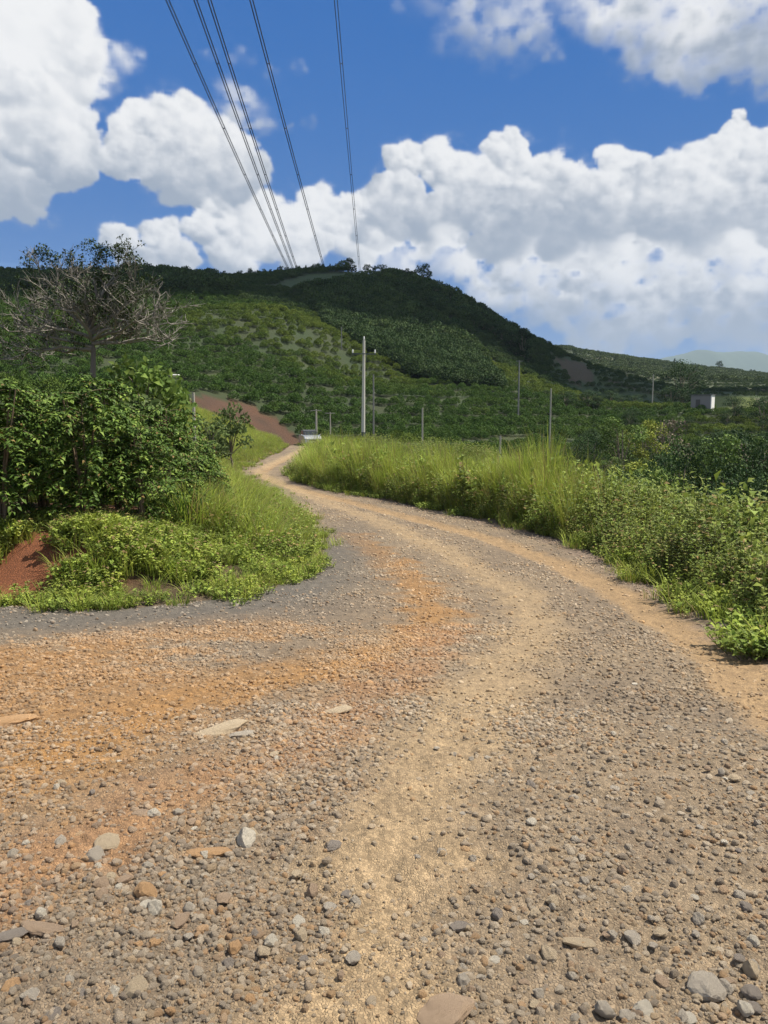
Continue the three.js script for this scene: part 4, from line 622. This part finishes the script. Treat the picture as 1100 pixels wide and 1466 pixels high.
// ---------------------------------------------------------------- overhead power line
{
  const dark = std([0.055, 0.06, 0.075], 0.6), names = ['leftmost bundled overhead cable climbing to the hill crest', 'second bundled overhead cable, close beside a third', 'third bundled overhead cable, running close to the second', 'fourth overhead cable, alone between the close pair and the last', 'last overhead cable, steepest, ending near the broad crest tree'];
  [[240, 407], [280, 415], [300, 421], [360, 461], [481, 514]].forEach(([x0, x1], k) => {
    const a = V(...P(x0, 0, 150)), e = V(...P(x1, 372, 332)), dir = e.clone().sub(a), o = a.clone(), t = thing('overhead_cable', names[k], 'cable', [o.x, o.y, o.z]);
    const along = (s) => { const p = dir.clone().multiplyScalar(s); p.y += 8.5 * (s * s - s) * 0.35; return p; };
    const side = V(-dir.z, 0, dir.x).normalize(), up = V(0, 1, 0);
    for (const [sx, sy] of [[-1, -1], [1, -1], [-1, 1], [1, 1]]) { const pts = []; for (let q = 0; q <= 40; q++) pts.push(along(-1.0 + 2.12 * q / 40).addScaledVector(side, sx * 0.27).addScaledVector(up, sy * 0.2)); const L = new Green(); L.tube(pts, 0.06, 0.06, white3, 5); part(t, 'conductor', L.geo(), dark); }
    for (let q = 0; q < 12; q++) { const c = along(-0.9 + 0.17 * q), L = new Green(); L.tube([c.clone().addScaledVector(side, -0.27).addScaledVector(up, -0.2), c.clone().addScaledVector(side, 0.27).addScaledVector(up, 0.2)], 0.05, 0.05, white3, 4); L.tube([c.clone().addScaledVector(side, -0.27).addScaledVector(up, 0.2), c.clone().addScaledVector(side, 0.27).addScaledVector(up, -0.2)], 0.05, 0.05, white3, 4); part(t, 'spacer', L.geo(), dark); }
  });
}
// ---------------------------------------------------------------- parked car at the bend
{
  const q = P(444, 640, 78), y = g(78), t = thing('parked_car', 'silver car facing up the road at the far bend, half hidden by grass', 'car', [q[0], y, -78], null, 0.25), paint = new THREE.MeshPhysicalMaterial({ roughness: 0.35, metalness: 0.3, clearcoat: 0.8, clearcoatRoughness: 0.1 }); paint.color.setRGB(0.34, 0.36, 0.38);
  const ext = (pts, w, bev) => { const s = new THREE.Shape(); pts.forEach(([a, b], i) => (i ? s.lineTo(a, b) : s.moveTo(a, b))); const e = new THREE.ExtrudeGeometry(s, { depth: w - 2 * bev, bevelEnabled: true, bevelSize: bev, bevelThickness: bev, bevelSegments: 3 }); e.translate(0, 0, -(w - 2 * bev) / 2); e.rotateY(-Math.PI / 2); return e; };   // profile x -> +z (front)
  part(t, 'body', ext([[-2.0, 0.35], [-2.05, 0.8], [-1.9, 0.98], [0.85, 0.98], [1.75, 0.86], [2.0, 0.66], [2.02, 0.36], [1.7, 0.26], [-1.7, 0.26]], 1.72, 0.08), paint);
  part(t, 'cabin', ext([[-1.75, 0.98], [-1.25, 1.42], [0.1, 1.46], [0.85, 0.99]], 1.42, 0.06), std([0.03, 0.035, 0.04], 0.15));
  part(t, 'roof', ext([[-1.22, 1.44], [-1.1, 1.5], [0.0, 1.52], [0.1, 1.47]], 1.36, 0.03), paint);
  part(t, 'windscreen', ext([[0.16, 1.44], [0.88, 1.0], [0.9, 1.01], [0.18, 1.455]], 1.34, 0.01), std([0.02, 0.025, 0.03], 0.08));
  for (const x of [-0.62, 0.62]) part(t, 'headlight', new THREE.SphereGeometry(0.13, 12, 8).scale(1.2, 0.7, 0.5).translate(x, 0.72, 2.0), std([0.8, 0.8, 0.78], 0.15));
  part(t, 'grille', bar(0.7, 0.16, 0.04, 0, 0.55, 2.09), steel); part(t, 'number_plate', bar(0.42, 0.12, 0.02, 0, 0.4, 2.12), ceramic);
  for (const x of [-0.92, 0.92]) part(t, 'mirror', new THREE.SphereGeometry(0.1, 10, 8).scale(1, 0.7, 0.6).translate(x, 1.03, 0.6), paint);
  for (const x of [-0.76, 0.76]) for (const z of [-1.28, 1.28]) { const w = part(t, 'wheel', new THREE.TorusGeometry(0.23, 0.09, 8, 18).rotateY(Math.PI / 2).translate(x, 0.32, z), std([0.02, 0.02, 0.02], 0.9)); part(w, 'rim', new THREE.CylinderGeometry(0.18, 0.18, 0.1, 14).rotateZ(Math.PI / 2).translate(x, 0.32, z), galv); }
}
// ---------------------------------------------------------------- hut in the fields
{
  const D = 150, q = P(1006, 585, D), y = Math.max(land(q[0], -D), P(1006, 583, D)[1] - 0.4), t = thing('small_hut', 'small grey block hut with a white sunlit end wall', 'hut', [q[0], y, -D], null, -0.62);
  const grey = std([0.24, 0.225, 0.22], 0.95), white = std([0.8, 0.79, 0.76], 0.9);
  part(t, 'side_wall', bar(3.6, 2.9, 0.15, -0.1, 1.2, 1.2), grey); part(t, 'side_wall', bar(3.6, 2.9, 0.15, -0.1, 1.2, -1.2), grey); part(t, 'end_wall', bar(0.15, 3.0, 2.55, 1.78, 1.22, 0), white); part(t, 'end_wall', bar(0.15, 2.9, 2.25, -1.82, 1.2, 0), grey); const rf = part(t, 'roof', bar(4.0, 0.08, 2.9, 0, 2.74, 0), std([0.2, 0.19, 0.19], 0.8)); part(t, 'door', bar(0.8, 1.8, 0.05, -0.6, 0.95, 1.3), std([0.10, 0.09, 0.085], 0.8));
}
// ---------------------------------------------------------------- the cloud overhead whose shade lies on the upper hill
{
  const r = rng(808), lift = 860 / Math.sin(SUN_EL), c = V(-5, 40, -312).addScaledVector(sunDir, lift), geos = [];
  for (let k = 0; k < 42; k++) {
    const a = r() * 6.28, d = Math.sqrt(r()), q = 34 + 26 * r(), s = new THREE.IcosahedronGeometry(1, 4), p = s.attributes.position;
    for (let i = 0; i < p.count; i++) { const v = V(p.getX(i), p.getY(i), p.getZ(i)), m = q * (1 + 0.28 * fbm(v.x * 1.6 + k, v.y * 1.6, v.z * 1.6, 3)); p.setXYZ(i, v.x * m, v.y * m * (v.y < 0 ? 0.45 : 0.8), v.z * m); }
    s.translate(-8 + Math.cos(a) * d * 158, 14 * (1 - d), Math.sin(a) * d * 78); geos.push(s);
  }
  const m = new THREE.Mesh(mergeGeometries(geos), std([0.9, 0.9, 0.9], 1)); m.geometry.computeVertexNormals(); m.position.copy(c); structure(m, 'cumulus_cloud');
}
// ---------------------------------------------------------------- far mountains
{
  const ridgeLine = [[700, 560], [820, 548], [880, 532], [940, 515], [985, 505], [1015, 509], [1050, 504], [1090, 514], [1150, 522], [1300, 530], [1700, 545]];
  const crest = (q) => { for (let k = 1; k < ridgeLine.length; k++) if (q < ridgeLine[k][0]) return mix(ridgeLine[k - 1][1], ridgeLine[k][1], sm(ridgeLine[k - 1][0], ridgeLine[k][0], q)); return 545; };
  const geo = sheet(260, 30, (i, j) => { const x = mix(700, 8200, i / 259), z = -6500 - 2600 * j / 29, f = Math.pow(Math.sin(Math.PI * j / 29), 0.8), q = 550 + FPX * x / 7800, h = (600 - crest(q)) / FPX * 7800 + 30 * n3(x * 0.004, 3, 1) + 14 * n3(x * 0.012, 3, 1); return { p: [x, -80 + f * (h + 80 + 40 * n3(x * 0.002, 1, z * 0.002) * (1 - f)), z], c: [0.05, 0.085, 0.04], uv: [x / 50, z / 50] }; });
  structure(new THREE.Mesh(geo, std([1, 1, 1], 0.95, { vertexColors: true, side: THREE.DoubleSide })), 'far_mountains');
}
scene.fog = new THREE.FogExp2(new THREE.Color().setRGB(0.62, 0.78, 1.0), 0.00008);

renderer.render(scene, camera);
